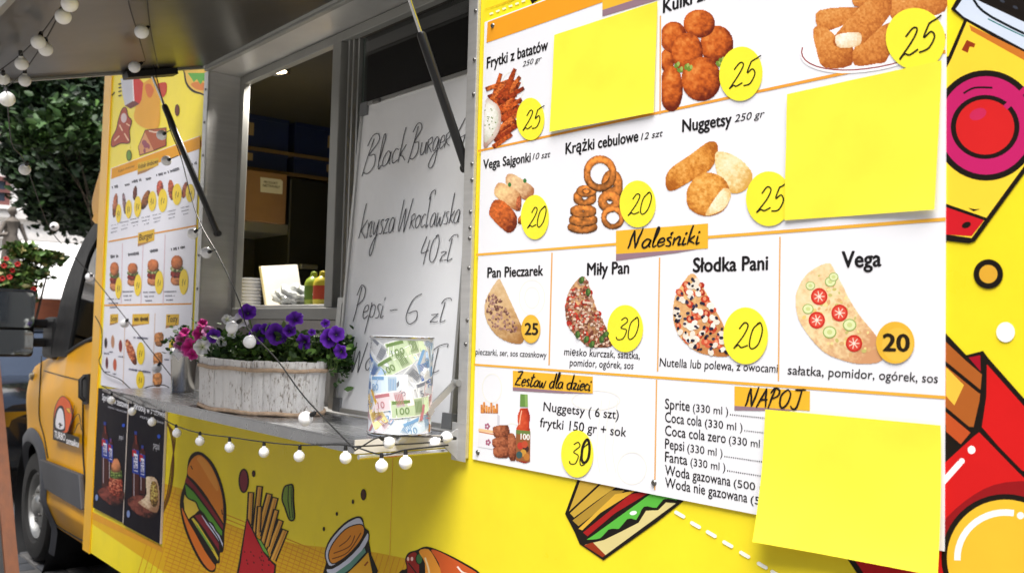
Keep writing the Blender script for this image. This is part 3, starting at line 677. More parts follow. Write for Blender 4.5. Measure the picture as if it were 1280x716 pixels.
for x, y in ((846, 82), (850, 88), (858, 84), (862, 86), (898, 80), (902, 76)): p.ell(x, y, 4.2, 3, (110, 140, 50), rot=rr.random()*3, n=7); p.ell(x+2, y-2, 2, 3, (160, 180, 90), n=6)
p.build('food_print', board, M_PAPER)
p = pr()                                                   # fish fingers on a plate
a = np.linspace(0, 2*math.pi, 40, endpoint=False)
PL = [(min(1181.5, x), y) for x, y in zip(1098+98*np.cos(a), 50+38*np.sin(a)-.18*98*np.cos(a))]
p.fill(PL, (246, 244, 246)); p.line([(min(1181.5, x), y) for x, y in zip(1098+96*np.cos(a), 48+36*np.sin(a)-.18*96*np.cos(a))][2:22], 1.6, (150, 60, 60))
for i, q in enumerate(([(1067, -8), (1096, -6), (1088, 8), (1068, 8)], [(1024, 13), (1074, 9), (1080, 18), (1034, 40), (1021, 32)], [(1016, 38), (1028, 32), (1046, 46), (1066, 58), (1064, 82), (1030, 85), (1020, 62)],
                       [(1070, 56), (1112, 28), (1120, 46), (1108, 76), (1096, 80), (1068, 82)], [(1116, -4), (1178, -8), (1181, 14), (1150, 24), (1116, 26)], [(1044, 44), (1092, -6), (1113, -4), (1112, 20), (1084, 50), (1072, 57), (1048, 60)])):
    p.food(q, (212, 132, 58), dark=(160, 80, 26), light=(238, 178, 104), nz=2.2, amp=.34, edge=.3, smooth=3, seed=i*5)
p.food([(1044, 46), (1058, 41), (1076, 42), (1074, 57), (1049, 60)], (248, 232, 206), dark=(226, 190, 140), smooth=4, amp=.3, nz=2)
p.build('food_print', board, M_PAPER)
p = pr()                                                   # spring rolls
p.food([(632, 222), (640, 217), (664, 232), (668, 240), (662, 250), (652, 248), (634, 232)], (226, 186, 140), dark=(170, 110, 70), smooth=4, nz=3, amp=.25)
p.food([(648, 272), (664, 262), (668, 274), (650, 281)], (196, 110, 50), smooth=3)
p.food([(618, 236), (626, 228), (648, 240), (652, 250), (650, 262), (642, 262), (620, 246)], (230, 184, 130), dark=(176, 108, 60), smooth=4, nz=3, amp=.25)
p.food([(646, 248), (652, 246), (651, 262), (645, 263)], (190, 100, 60), smooth=3, nz=1.5)
p.food([(611, 264), (618, 250), (630, 252), (645, 268), (646, 282), (638, 291), (630, 288), (614, 272)], (196, 96, 38), dark=(110, 40, 14), smooth=4, nz=2.5, amp=.4)
for x, y in ((637, 231), (656, 226)): p.ell(x, y, 2.2, 3, (60, 120, 60), n=7)
p.build('food_print', board, M_PAPER)
p = pr()                                                   # onion rings
def ring(x, y, a, b, t, seed, c=(216, 130, 56)):
    def fn(X, Y):
        d = np.hypot((X-x)/a, (Y-y)/b); m = (d <= 1) & (d >= t); n_ = vnoise(X, Y, 2.4, seed)
        s_ = 1-np.abs((d-(1+t)/2)/((1-t)/2))**2*.55-.25*((Y-y)/b)+(n_-.5)*.35; return np.array(c)*np.clip(s_, .3, 1.25)[:, None], m
    p.grid((x-a, y-b, x+a, y+b), fn, .7)
for i, (x, y, a, b, t) in enumerate(((765, 232, 14, 20, .1), (762, 252, 15, 14, .2), (766, 272, 15, 15, .5), (728, 284, 19, 8.5, .0), (729, 275, 18.5, 9, .0), (729, 264, 17, 9, .05), (731, 247, 15, 11, .2), (733, 239, 13, 8, .3), (750, 217, 21, 23, .56))): ring(x, y, a, b, t, i)
p.build('food_print', board, M_PAPER)
p = pr()                                                   # nuggets
z2 = lambda L: [(590+x/3.978, 160+y/3.978) for x, y in L]
p.food(z2([(960, 260), (990, 200), (1090, 130), (1185, 65), (1225, 100), (1190, 200), (1080, 270), (985, 315)]), (222, 146, 58), dark=(170, 92, 24), light=(248, 196, 116), smooth=4, nz=3, amp=.4)
p.food([(893, 196), (902, 189), (925, 199), (941, 219), (932, 237), (915, 242), (899, 226)], (246, 222, 164), dark=(220, 166, 80), light=(255, 246, 220), smooth=4, nz=3, amp=.3)
p.food(z2([(1065, 330), (1090, 270), (1160, 220), (1250, 250), (1285, 330), (1250, 410), (1160, 440), (1080, 400)]), (228, 156, 66), dark=(176, 100, 30), light=(250, 210, 130), smooth=4, nz=3, amp=.4)
p.food(z2([(1175, 400), (1250, 300), (1290, 330), (1250, 405), (1165, 438)]), (252, 234, 190), dark=(232, 190, 120), smooth=4, nz=2, amp=.3)
p.build('food_print', board, M_PAPER)
z3 = lambda L: [(590+x/3.978, 300+y/3.978) for x, y in L]
C1 = z3([(130, 195), (75, 280), (60, 350), (80, 420), (130, 480), (190, 510), (245, 515), (262, 470), (235, 400), (190, 300), (150, 215)])
p = pr(); p.STEP = 4e-6; p.food(C1, (214, 176, 126), dark=(168, 118, 66), light=(236, 208, 168), smooth=4, nz=4, amp=.25, edge=.25)
for i in range(210):
    x, y = 590+(70+rr.random()*180)/3.978, 300+(260+rr.random()*200)/3.978
    if inpoly(np.array([x]), np.array([y]), [(608, 368), (622, 368), (647, 410), (644, 418), (614, 408), (606, 390)])[0]:
        p.ell(x, y, 1.5+rr.random(), 1.0+rr.random()*.6, rr.choice([(150, 108, 98), (190, 150, 138), (112, 72, 62), (170, 128, 110)]), rot=rr.random()*3, n=6)
p.build('food_print', board, M_PAPER)
C2 = z3([(545, 180), (490, 240), (465, 310), (465, 380), (485, 440), (530, 490), (580, 530), (650, 535), (700, 520), (670, 440), (620, 340), (590, 250), (575, 205)])
p = pr(); p.STEP = 4e-6; p.food(C2, (196, 150, 104), dark=(120, 70, 40), smooth=4, nz=3, amp=.35)
c2 = np.asarray(catmull(C2, 4, True))
def inside(x, y, P, k=.92):
    c = np.mean(P, 0); return inpoly(np.array([x]), np.array([y]), c+(np.asarray(P)-c)*k)[0]
def strew(P, n_, cols, r0, r1, k=.9, hl=None):
    lo, hi = np.min(P, 0), np.max(P, 0); c = 0
    while c < n_:
        x, y = lo[0]+rr.random()*(hi[0]-lo[0]), lo[1]+rr.random()*(hi[1]-lo[1])
        if not inside(x, y, P, k): continue
        r = r0+rr.random()*(r1-r0); col = rr.choice(cols); p.ell(x, y, r*.75, r, col, rot=rr.random()*3, n=8)
        if hl: p.ell(x-.4, y-.5, r*.4, r*.5, hl, n=6)
        c += 1
strew(c2, 34, [(186, 50, 36), (206, 74, 52)], 3.5, 5.5); strew(c2, 330, [(222, 190, 166), (190, 140, 116), (150, 92, 70), (226, 200, 180), (120, 66, 50)], 1.3, 2.4, .96)
for x, y in ((722, 418), (733, 424), (740, 430), (752, 424), (757, 418), (727, 350), (735, 365)): p.ell(x, y, 3.2, 5, (60, 92, 40), rot=rr.random(), n=9); p.ell(x+1, y-1, 1.6, 3, (96, 130, 60), n=7)
p.build('food_print', board, M_PAPER)
C3 = z3([(1097, 165), (1050, 210), (1010, 280), (998, 350), (1005, 420), (1040, 490), (1110, 550), (1190, 575), (1272, 578), (1285, 530), (1250, 420), (1190, 310), (1140, 220)])
p = pr(); p.STEP = 4e-6; c3 = np.asarray(catmull(C3, 4, True)); p.food(C3, (222, 166, 110), dark=(186, 116, 60), smooth=4, nz=4, amp=.2, edge=.2)
strew(c3, 46, [(196, 64, 36), (214, 92, 60), (176, 44, 28)], 4.4, 5.8, .93, (232, 150, 110)); strew(c3, 46, [(244, 238, 226), (236, 226, 210)], 4.0, 5.0, .93); strew(c3, 60, [(40, 38, 58), (58, 52, 76), (30, 26, 40)], 1.8, 2.8, .93)
p.build('food_print', board, M_PAPER)
C4 = [(1033, 328.5), (1014, 338), (1003, 349.5), (996, 364), (994, 376), (998, 399), (1013.6, 423), (1031.5, 441), (1055.5, 451), (1079, 455), (1103, 450), (1100, 428), (1091, 414), (1076, 396), (1063, 376), (1054, 358), (1046, 343), (1040, 332)]
p = pr(); p.STEP = 4e-6; c4 = np.asarray(catmull(C4, 3, True)); p.food(C4, (240, 212, 160), dark=(214, 156, 110), light=(250, 232, 196), smooth=3, nz=5, amp=.35, edge=.35)
strew(c4, 60, [(232, 200, 120), (246, 222, 150), (222, 176, 120), (200, 190, 110)], 1.5, 3.5, .86)
for x, y, r in ((1013, 357, 6), (1038, 352, 7), (1010, 386, 7), (1037, 415, 8.5), (1062, 406, 8.5), (1042, 346, 6)):
    p.ell(x, y, r, r*.9, (150, 176, 90), n=20); p.ell(x, y, r*.84, r*.75, (226, 232, 176), n=20); p.ell(x, y, r*.4, r*.36, (206, 216, 140), n=14)
for x, y in ((1024, 370.5), (1049.5, 391), (1021, 400), (1067.5, 429)):
    p.ell(x, y, 10.3, 10.6, (204, 44, 34), n=24); p.ell(x, y, 8.2, 8.4, (222, 78, 60), n=24)
    for k in range(7):
        t = 2*math.pi*k/7; p.line([(x+1.5*math.cos(t), y+1.5*math.sin(t)), (x+6.6*math.cos(t), y+6.8*math.sin(t))], 1.3, (246, 210, 190))
    p.ell(x, y, 2, 2, (246, 226, 210), n=10)
p.build('food_print', board, M_PAPER)
z4 = lambda L: [(590+x/3.978, 450+y/3.978) for x, y in L]
p = pr()                                                   # children's set
p.fill(z4([(40, 262), (130, 268), (126, 445), (28, 430)]), (238, 236, 240)); p.fill(z4([(126, 268), (138, 275), (134, 440), (124, 445)]), (214, 212, 220))
p.line(z4([(32, 345), (128, 360)]), 3.4, (240, 200, 150)); p.line(z4([(34, 355), (126, 372)]), 1.4, (206, 120, 60))
for i, (x, y) in enumerate(((48, 218), (60, 205), (72, 222), (84, 228), (96, 208), (108, 222), (124, 214), (54, 232), (116, 236))): p.food(z4([(x-5, y), (x+5, y), (x+8, 266), (x-8, 264)]), (226, 148, 74), dark=(170, 90, 30), smooth=0, seed=i)
for x, y in ((76, 328), (80, 408)):
    for k in range(5): t = 2*math.pi*k/5; p.ell(590+x/3.978+2.2*math.cos(t), 450+y/3.978+2.6*math.sin(t), 1.4, 1.7, (170, 90, 120), n=7)
for i, q in enumerate(([(108, 330), (170, 320), (187, 345), (182, 380), (120, 385), (104, 360)], [(104, 390), (180, 380), (187, 420), (170, 435), (108, 432)], [(108, 432), (182, 428), (188, 470), (160, 488), (112, 478)], [(178, 372), (205, 365), (222, 400), (222, 480), (205, 502), (182, 480)])):
    p.food(z4(q), (166, 92, 58), dark=(92, 42, 24), light=(204, 130, 90), smooth=4, nz=2, amp=.45, seed=i)
p.fill(z4([(240, 168), (276, 170), (278, 232), (238, 230)]), (106, 146, 70)); p.fill(z4([(262, 169), (276, 170), (278, 232), (264, 231)]), (140, 176, 96))
p.food(z4([(240, 236), (278, 238), (290, 280), (284, 330), (290, 345), (288, 505), (262, 513), (220, 500), (218, 340), (228, 320), (224, 280)]), (206, 74, 40), dark=(150, 36, 20), light=(236, 120, 80), smooth=0, nz=4, amp=.2)
p.fill(z4([(219, 345), (290, 352), (288, 505), (219, 498)]), (150, 92, 52)); p.fill(z4([(219, 345), (290, 352), (289, 372), (219, 366)]), (110, 130, 66)); p.text('100', z4([(242, 392)])[0], z4([(286, 396)])[0], 7, (240, 240, 232), .03)
for x, y, c in ((240, 425, (196, 60, 44)), (268, 440, (70, 40, 36)), (255, 460, (206, 150, 60)), (235, 470, (60, 90, 90)), (272, 480, (190, 120, 50)), (262, 418, (196, 80, 50))): p.ell(590+x/3.978, 450+y/3.978, 4, 4.6, c, n=10)
p.line(z4([(247, 250), (240, 285), (236, 320)]), 1.3, (246, 190, 160))
p.build('food_print', board, M_PAPER)

# ---------------------------------------------------------------- price circles
M_STICK = print_mat('sticker_print', 0.45, 0.3)
def sticker(cx, cy, rx, ry, txt, hand=True, rot=0.0, gold=False, tilt_px=0):
    q = Print(.0062); n_ = 36
    q.ell(cx, cy, rx, ry, (236, 184, 56) if gold else (251, 238, 58), rot=rot, n=n_)
    if gold: q.ell(cx+rx*.12, cy+ry*.1, rx*.8, ry*.8, (240, 192, 70), rot=rot, n=n_)
    o = q.build('price_circle', board, M_STICK); z = Print(.0066)
    h_ = ry*.92; sl = (390-cy)/(-348-cx)
    if hand:
        b0 = (cx-rx*.56, cy+h_*.50-sl*rx*.55+tilt_px); b1 = (cx+rx*.66, cy+h_*.50+sl*rx*.65-tilt_px); z.hand(txt, b0, b1, h_, max(1.3, rx*.06), (38, 32, 16), lean=.18, jitter=.012)
    else:
        h_ = ry*.80; b0 = (cx-rx*.62, cy+h_*.5-sl*rx*.6); b1 = (cx+rx*.72, cy+h_*.5+sl*rx*.7); z.text(txt, b0, b1, h_, (36, 26, 12), .03)
    z.build('price_lettering', o, M_STICK)
sticker(663, 149, 17.5, 26.5, '25'); sticker(926, 92.5, 27, 34, '25', rot=.1); sticker(1144.5, 49, 37, 39, '25', rot=-.4, tilt_px=3); sticker(668.5, 271.5, 17.6, 27.8, '20'); sticker(797, 255, 22.6, 29.3, '20'); sticker(961, 248.5, 28.6, 34.2, '25')
sticker(663.5, 411, 11.9, 17.8, '25', False, gold=True); sticker(781.5, 410.5, 22.4, 29.5, '30'); sticker(932, 419.5, 28, 35.5, '20'); sticker(1119, 428, 24, 26.3, '20', False, gold=True); sticker(721.5, 567, 20.2, 29.5, '30')
p = Print(.0067); p.line([(731, 552), (735, 549), (737, 560), (735, 573), (730, 578), (727, 573), (728, 560)], 3.2, (30, 24, 14), closed=True, smooth=4); p.build('price_lettering', board, M_STICK)
scr = MB(); scr.lathe([(0, -.004), (.005, -.0035), (.007, 0)], (0, 0, 0), 12, 'y'); scr_me = scr.mesh('screw', M_SCREW, True)
for px, py in ((616, 32.5), (597.5, 565), (817.5, 603)): place('screw', scr_me, V(W(px, py, .0048)), board)

# ---------------------------------------------------------------- yellow paper sheets taped over the board
M_SHEET = mat('yellow_paper', (253, 236, 66), 0.6, var=0.07, scale=5, bump=0.12, bscale=5, spec=0.25)
def sheet(c, label, curl, base=.0082):
    nu, nv = 22, 22; vs = []; TL, TR, BR, BL = [W(*q) for q in c]
    for j in range(nv):
        for i in range(nu):
            u, v = i/(nu-1), j/(nv-1); q = (TL*(1-u)+TR*u)*(1-v)+(BL*(1-u)+BR*u)*v
            lift = base+curl(u, v)+.0014*math.sin(u*6+v*2.5)*v+.0006*math.sin(v*9-u*4)*u+.0003*math.sin(u*17+v*11); vs.append((q[0], -lift, q[2]))
    m = MB(); m.add(vs, [(j*nu+i, j*nu+i+1, (j+1)*nu+i+1, (j+1)*nu+i) for j in range(nv-1) for i in range(nu-1)])
    o = m.build('paper_sheet', M_SHEET, None, True, fix=False)
    tag(o, label, 'paper sheet', 'yellow paper sheets covering dishes on the menu board')
sheet([(696, 45), (825, 3), (821, 142), (691, 166)], 'small blank yellow paper sheet between sweet potato fries and potato balls', lambda u, v: .006*max(0, v-.6)**2*4*(1-abs(u-.3)))
sheet([(987, 119), (1180, 77), (1173, 263), (984, 276)], 'blank yellow paper sheet taped beside the nuggets price', lambda u, v: .010*max(0, u+v-1.3)**2)
sheet([(961, 511), (1180, 531), (1181, 717), (954, 674)], 'blank yellow paper sheet hanging over the drinks prices', lambda u, v: .002+.028*max(0, v-.35)**2+.01*max(0, v-u)**2, .009)
# ================================================================ cartoon food printed on the truck wrap
K = (30, 24, 20)
def wp(): return Print(.0012)
def Z(ox, oy, s): return lambda L: [(ox+x/s, oy+y/s) for x, y in L]
def done(p, name='wrap_print'): return p.build(name, truck)
zA = Z(220, 560, 4.5875)
# warm grid in the lower wrap
p = Print(.0004); p.STEP = .00001; g1 = [(109, 636), (203, 683), (206, 604), (232, 612), (287, 656), (330, 668), (372, 680), (470, 690), (600, 716), (640, 740), (400, 790), (250, 745), (109, 650)]
p.fill(g1, (234, 184, 34)); GX = [206, 232, 287, 330, 372, 470, 600]; GY = [604, 612, 656, 668, 680, 690, 716]
for k in range(56):
    x = 206+k*7; yb = float(np.interp(x, GX, GY)); p.line([(x, yb+1), (x-(800-yb)*.3, 800)], .8, (220, 146, 36))
for k in range(24):
    y = 612+k*5.5; L_ = [(x, y+(x-206)*.40) for x in np.linspace(206, 600, 60)]; L_ = [q for q in L_ if q[1] > np.interp(q[0], GX, GY)+1]
    if len(L_) > 2: p.line(L_, 1.1, (220, 148, 40))
p.fill([(109, 636), (203, 683), (203, 690), (109, 645)], (226, 160, 44)); done(p)
# burger
p = wp()
p.fill(zA([(60, 160), (45, 215), (30, 260), (22, 330), (40, 430), (75, 530), (130, 640), (180, 700), (222, 705), (232, 660), (250, 655), (252, 600), (272, 585), (278, 480), (288, 400), (285, 310), (262, 200), (215, 90), (150, 25), (100, 25), (70, 70)]), K, 4)
p.fill(zA([(66, 145), (80, 80), (115, 42), (150, 45), (200, 100), (245, 200), (268, 300), (270, 400), (265, 425), (180, 280), (110, 190)]), (226, 134, 40), 4)
p.fill(zA([(120, 60), (150, 52), (205, 120), (240, 210), (230, 240), (150, 110)]), (236, 156, 60), 4)
p.fill(zA([(60, 160), (110, 215), (190, 320), (270, 440), (268, 470), (180, 340), (100, 235), (50, 190)]), (132, 36, 46))
p.fill(zA([(52, 205), (100, 250), (180, 355), (265, 475), (262, 505), (230, 470), (205, 425), (185, 415), (160, 375), (130, 345), (110, 300), (70, 285), (60, 265)]), (92, 156, 50))
p.fill(zA([(50, 262), (72, 292), (112, 310), (135, 350), (100, 385), (75, 408), (50, 360), (44, 300)]), (240, 206, 72))
p.fill(zA([(145, 375), (190, 420), (240, 480), (268, 545), (270, 575), (255, 545), (225, 500), (180, 440), (150, 400)]), (214, 218, 240))
p.fill(zA([(105, 385), (140, 375), (180, 440), (245, 545), (248, 590), (225, 560), (170, 470), (120, 405)]), (136, 40, 50))
p.fill(zA([(85, 405), (105, 395), (150, 470), (215, 570), (244, 625), (238, 650), (200, 590), (140, 495)]), (226, 200, 60)); p.fill(zA([(100, 410), (150, 480), (220, 590), (200, 575), (140, 490)]), (120, 170, 70))
p.fill(zA([(34, 340), (50, 420), (90, 530), (140, 630), (185, 690), (215, 695), (222, 665), (170, 590), (110, 480), (75, 420)]), (226, 120, 40), 4)
for q in ([(60, 158), (110, 205), (190, 305), (272, 436)], [(50, 198), (100, 242), (180, 348), (268, 472)], [(52, 262), (72, 288), (112, 306), (132, 348), (160, 378), (186, 418), (208, 430), (232, 474), (264, 508)], [(75, 408), (100, 386), (140, 372)], [(145, 372), (185, 428), (235, 500), (258, 548), (270, 580)], [(100, 392), (150, 455), (215, 545), (250, 600)], [(84, 404), (140, 492), (205, 592), (240, 652)], [(40, 345), (75, 418), (110, 478), (170, 588), (222, 662)]): p.line(zA(q), 1.7, K, smooth=3)
p.line(zA([(85, 100), (95, 120)]), 1.2); p.line(zA([(262, 350), (266, 380)]), 1.2); done(p)
# fries in a red bag
p = wp()
FR = [((430, 250), (420, 440), 20), ((480, 215), (450, 500), 20), ((535, 258), (470, 500), 22), ((568, 280), (500, 540), 24), ((480, 330), (470, 480), 16), ((600, 410), (530, 600), 22), ((625, 465), (555, 640), 26), ((575, 350), (520, 560), 18)]
for a, b, w_ in FR:
    a, b = zA([a])[0], zA([b])[0]; p.line([a, b], (w_+19)/4.59, K); p.line([(a[0], a[1]+1.3), b], w_/4.59, (234, 176, 76))
    p.line([(a[0]+.8, a[1]+2), (b[0]+.8, b[1])], w_/4.59*.4, (206, 140, 50))
p.fill(zA([(405, 385), (460, 500), (500, 580), (545, 640), (575, 665), (565, 760), (340, 760), (360, 650)]), K); p.fill(zA([(407, 410), (455, 510), (500, 595), (545, 652), (565, 672), (555, 760), (352, 760), (372, 650)]), (196, 34, 44))
p.fill(zA([(458, 505), (490, 530), (525, 590), (535, 622), (500, 590)]), (120, 176, 70), 0, 1.2)
for i in range(16): x, y = 385+rr.random()*150, 580+rr.random()*120; p.line(zA([(x, y), (x+4, y+9)]), 1.3)
done(p)
p = wp(); p.fill(zA([(620, 225), (645, 210), (670, 215), (672, 300), (678, 400), (650, 408), (625, 340), (608, 290)]), (120, 150, 56), 3, 2.0); p.line(zA([(645, 215), (642, 300), (655, 400)]), 1.2); p.line(zA([(660, 218), (662, 300), (668, 398)]), 1.0); done(p)
for x, y, a, b in ((388, 186, 26, 66), (445, 145, 6, 15)):
    p = wp(); p.ell(220+x/4.5875, 560+y/4.5875, a/4.5875, b/4.5875, (126, 40, 56), ow=1.8, oc=K); done(p)
# drink cup
zB = Z(380, 600, 5.818); p = wp()
p.fill(zB([(150, 520), (190, 420), (290, 310), (380, 262), (425, 275), (440, 340), (472, 370), (470, 430), (490, 540), (520, 700), (165, 700), (160, 600)]), K, 3)
p.fill(zB([(160, 520), (200, 430), (295, 325), (385, 275), (418, 290), (430, 350), (380, 460), (290, 560), (200, 620), (170, 590)]), (206, 210, 226), 3)
p.fill(zB([(178, 540), (215, 450), (300, 355), (385, 320), (432, 330), (436, 390), (380, 480), (290, 565), (205, 605)]), (226, 142, 40), 3, 1.4)
for q in ([(215, 530), (330, 480), (370, 400)], [(205, 570), (320, 520), (415, 380)], [(255, 480), (310, 440), (340, 400)]): p.line(zB(q), 1.2, (110, 54, 16), smooth=5)
p.fill(zB([(165, 640), (205, 640), (300, 580), (400, 480), (460, 380), (470, 430), (410, 530), (300, 640), (220, 680), (168, 670)]), (206, 210, 226), 2, 1.2)
p.fill(zB([(230, 670), (330, 600), (440, 490), (450, 520), (340, 640), (270, 690)]), (96, 146, 130))
p.fill(zB([(300, 690), (400, 590), (470, 520), (505, 700)]), (236, 176, 46), 0, 1.5); p.line(zB([(440, 620), (465, 590)]), 2, (150, 60, 20)); done(p)
for x, y, a, b in ((432, 104, 17, 38), (355, 155, 5, 13), (238, 243, 5, 11), (144, 353, 5, 13)):
    p = wp(); p.ell(380+x/5.818, 600+y/5.818, a/5.818, b/5.818, (84, 48, 40), ow=1.1, oc=K); done(p)
# wrap sandwich
p = wp()
p.fill(zB([(735, 575), (760, 525), (820, 505), (890, 480), (1000, 515), (1150, 590), (1290, 680), (1290, 760), (700, 760), (700, 660), (745, 640)]), K, 3)
p.fill(zB([(745, 575), (770, 535), (815, 525), (835, 600), (830, 690), (760, 700), (752, 630)]), (150, 36, 30), 3); p.ell(*zB([(838, 570)])[0], 4.2, 6.5, (60, 110, 60), ow=1.2, oc=K); p.ell(*zB([(785, 570)])[0], 1.6, 2.6, (240, 200, 190)); p.ell(*zB([(757, 570)])[0], 1.4, 2.6, (240, 200, 190))
p.fill(zB([(835, 515), (905, 500), (960, 580), (1010, 690), (1010, 760), (890, 760), (880, 600)]), (230, 150, 50), 3); p.fill(zB([(925, 505), (1000, 525), (1150, 605), (1280, 690), (1280, 760), (1040, 760), (980, 600)]), (208, 92, 40), 3)
p.line(zB([(880, 560), (905, 640), (915, 720)]), 2.2, (246, 214, 160), smooth=4); p.line(zB([(1115, 625), (1150, 665), (1190, 680)]), 2.2, (250, 230, 220), smooth=4); p.line(zB([(760, 600), (830, 690)]), 1.5); done(p)
# sandwich under the menu
zC = Z(680, 500, 2.133); p = wp()
p.fill(zC([(56, 302), (95, 195), (400, 230), (372, 268), (300, 325), (240, 368), (158, 426), (95, 383), (82, 352)]), K)
p.fill(zC([(66, 297), (100, 205), (200, 225), (130, 275), (80, 312)]), (204, 166, 62)); p.line(zC([(66, 300), (150, 222)]), 2.4)
p.fill(zC([(76, 320), (180, 240), (215, 240), (92, 335)]), (176, 140, 52)); p.fill(zC([(92, 342), (190, 250), (245, 240), (150, 300), (102, 346)]), (226, 178, 60))
p.fill(zC([(104, 352), (230, 250), (290, 240), (190, 300), (116, 362)]), (166, 30, 30))
p.fill(zC([(112, 372), (128, 362), (290, 245), (365, 256), (352, 268), (318, 264), (300, 286), (266, 284), (246, 318), (222, 316), (200, 342), (172, 344), (150, 368), (124, 376)]), (92, 184, 66))
p.fill(zC([(110, 384), (160, 372), (205, 350), (252, 326), (272, 294), (305, 292), (325, 272), (352, 274), (300, 312), (240, 356), (164, 412)]), (222, 206, 140)); p.fill(zC([(106, 386), (130, 378), (164, 412), (156, 418)]), (150, 54, 24))
p.line(zC([(112, 374), (150, 370), (176, 346), (205, 344), (226, 318), (250, 320), (268, 286), (302, 290), (322, 266), (358, 270)]), 2.8, K, smooth=4)
p.ell(*zC([(238, 300)])[0], 4.5, 2.6, (240, 245, 240), rot=-.2); done(p)
for (x, y), a in zip(((362, 304), (404, 332), (446, 356), (490, 383), (535, 411), (582, 440), (618, 462)), range(7)):
    p = wp(); q = np.array(zC([(x, y)])[0]); d = np.array([.86, .5])*5.4; p.line([q-d, q+d], 4.6, (250, 250, 236)); p.ell(*(q-d), 2.3, 2.3, (250, 250, 236), n=12); p.ell(*(q+d), 2.3, 2.3, (250, 250, 236), n=12); done(p)
# top left corner above the menu: dashes and rays
p = wp()
for i in range(6): p.line([(612+i*8, 18-i*3.1), (616.5+i*8, 16.4-i*3.1)], 2.2, (250, 246, 210))
for i in range(5): p.line([(606+i*7, 12-i*2), (680, -14-i*3)], .7, (226, 190, 40))
p.line([(664, 3), (674, -4), (680, -9)], 5, K); done(p)
# tall cup behind the right edge of the board
zD = Z(900, 0, 3.345); zE = Z(900, 200, 3.345); zF = Z(900, 360, 3.345); p = wp()
p.fill(zD([(800, 330), (955, 235), (1020, 85), (965, 40), (1005, -30), (1500, -30), (1500, 700), (1290, 700), (1065, 1010), (1040, 1018), (800, 990)]), K)
p.fill(zD([(940, 300), (968, 245), (1032, 92), (1500, 360), (1500, 690), (1275, 690), (1052, 995), (800, 960)]), (250, 214, 60))
p.fill(zD([(1042, 105), (1500, 330), (1500, 380), (1050, 130)]), (206, 120, 44)); p.fill(zD([(1010, 210), (1032, 168), (1068, 184), (1062, 200), (1044, 196), (1036, 222)]), (150, 56, 24))
p.fill(zD([(985, 40), (1012, 0), (1030, -20), (1500, 200), (1500, 330), (1020, 72)]), (214, 224, 240)); p.line(zD([(1060, 0), (1140, 75), (1500, 250)]), 3.2, (24, 30, 34), smooth=4); p.line(zD([(1120, 80), (1200, 120), (1500, 260)]), 1.6, (40, 120, 120)); p.line(zD([(1080, -20), (1271, 62), (1500, 160)]), 4.5)
for x, y in ((1180, 5), (1235, 32), (1290, 60)): p.ell(*zD([(x, y)])[0], 3.6, 1.8, (60, 64, 74), rot=.5, n=10)
c = zD([(1112, 525)])[0]; p.ell(*c, 66, 69, K, n=48); p.ell(*c, 58.5, 61.5, (198, 36, 104), n=48); p.ell(c[0]-1, c[1]+2, 43, 40, K, n=48); p.ell(c[0]-1, c[1]+2, 36.5, 34.5, (214, 38, 38), n=40)
p.ell(c[0]-10, c[1]-14, 11, 7, (204, 44, 88), rot=-.4, n=20); p.line([(c[0]+24, c[1]-22), (c[0]+54, c[1]-50)], 7, (198, 36, 104)); p.line([(c[0]-28, c[1]-40), (c[0]-14, c[1]-47), (c[0]+8, c[1]-47)], 2.4, K, smooth=4)
p.fill(zE([(800, 135), (945, 192), (1108, 247), (1052, 318), (945, 312), (800, 300)]), (206, 30, 40)); p.line(zE([(800, 135), (945, 190), (1112, 248)]), 4); p.ell(*zE([(1030, 272)])[0], 6, 3.8, K, rot=-.4, n=14); p.fill(zE([(1038, 200), (1065, 206), (1088, 205), (1060, 214)]), K); done(p)
p = wp(); p.ell(1235.4, 342.5, 18.5, 18.5, K, n=30); p.ell(1235.4, 342.5, 11.5, 11.5, (226, 170, 54), n=26); done(p)
p = wp(); p.ell(1257, 415, 11.6, 12.6, (252, 252, 248), n=22); done(p)
# fries box and bun at the right end
p = wp()
p.fill(zF([(700, 60), (945, 190), (1030, 280), (1100, 262), (1120, 290), (1500, 720), (1500, 1400), (700, 1400)]), K)
p.fill(zF([(800, 150), (945, 225), (1030, 305), (1095, 360), (1085, 470), (1060, 580), (800, 560)]), (176, 96, 40)); p.fill(zF([(945, 330), (1020, 405), (980, 490), (945, 450)]), (246, 196, 70)); p.fill(zF([(945, 520), (1050, 600), (1000, 660), (945, 600)]), (196, 84, 40))
for q in (([(900, 280), (1090, 435)]), ([(900, 470), (1055, 600)]), ([(900, 570), (1010, 665)])): p.line(zF(q), 4.6)
p.fill(zF([(1040, 290), (1088, 280), (1090, 348)]), (170, 20, 40)); p.fill(zF([(1116, 318), (1490, 740), (1490, 800), (1250, 760), (1095, 580), (1114, 450)]), (214, 30, 30))
p.fill(zF([(800, 830), (945, 725), (1060, 620), (1086, 600), (1300, 820), (1490, 1000), (1490, 1390), (800, 1390)]), (212, 30, 30))
p.line(zF([(1086, 592), (1250, 760), (1500, 1000)]), 5)
p.line(zC([(1060, 222), (1110, 166)]), 7.5, (252, 250, 250)); p.ell(*zC([(1140, 132)])[0], 4.8, 5.2, (252, 250, 250), n=16); p.ell(*zC([(1114, 162)])[0], 3.7, 3.7, (252, 250, 250), n=16)
p.fill(zC([(1060, 330), (1120, 270), (1200, 225), (1300, 215), (1400, 230), (1400, 260), (1200, 270), (1060, 370)]), (150, 24, 28), 3)
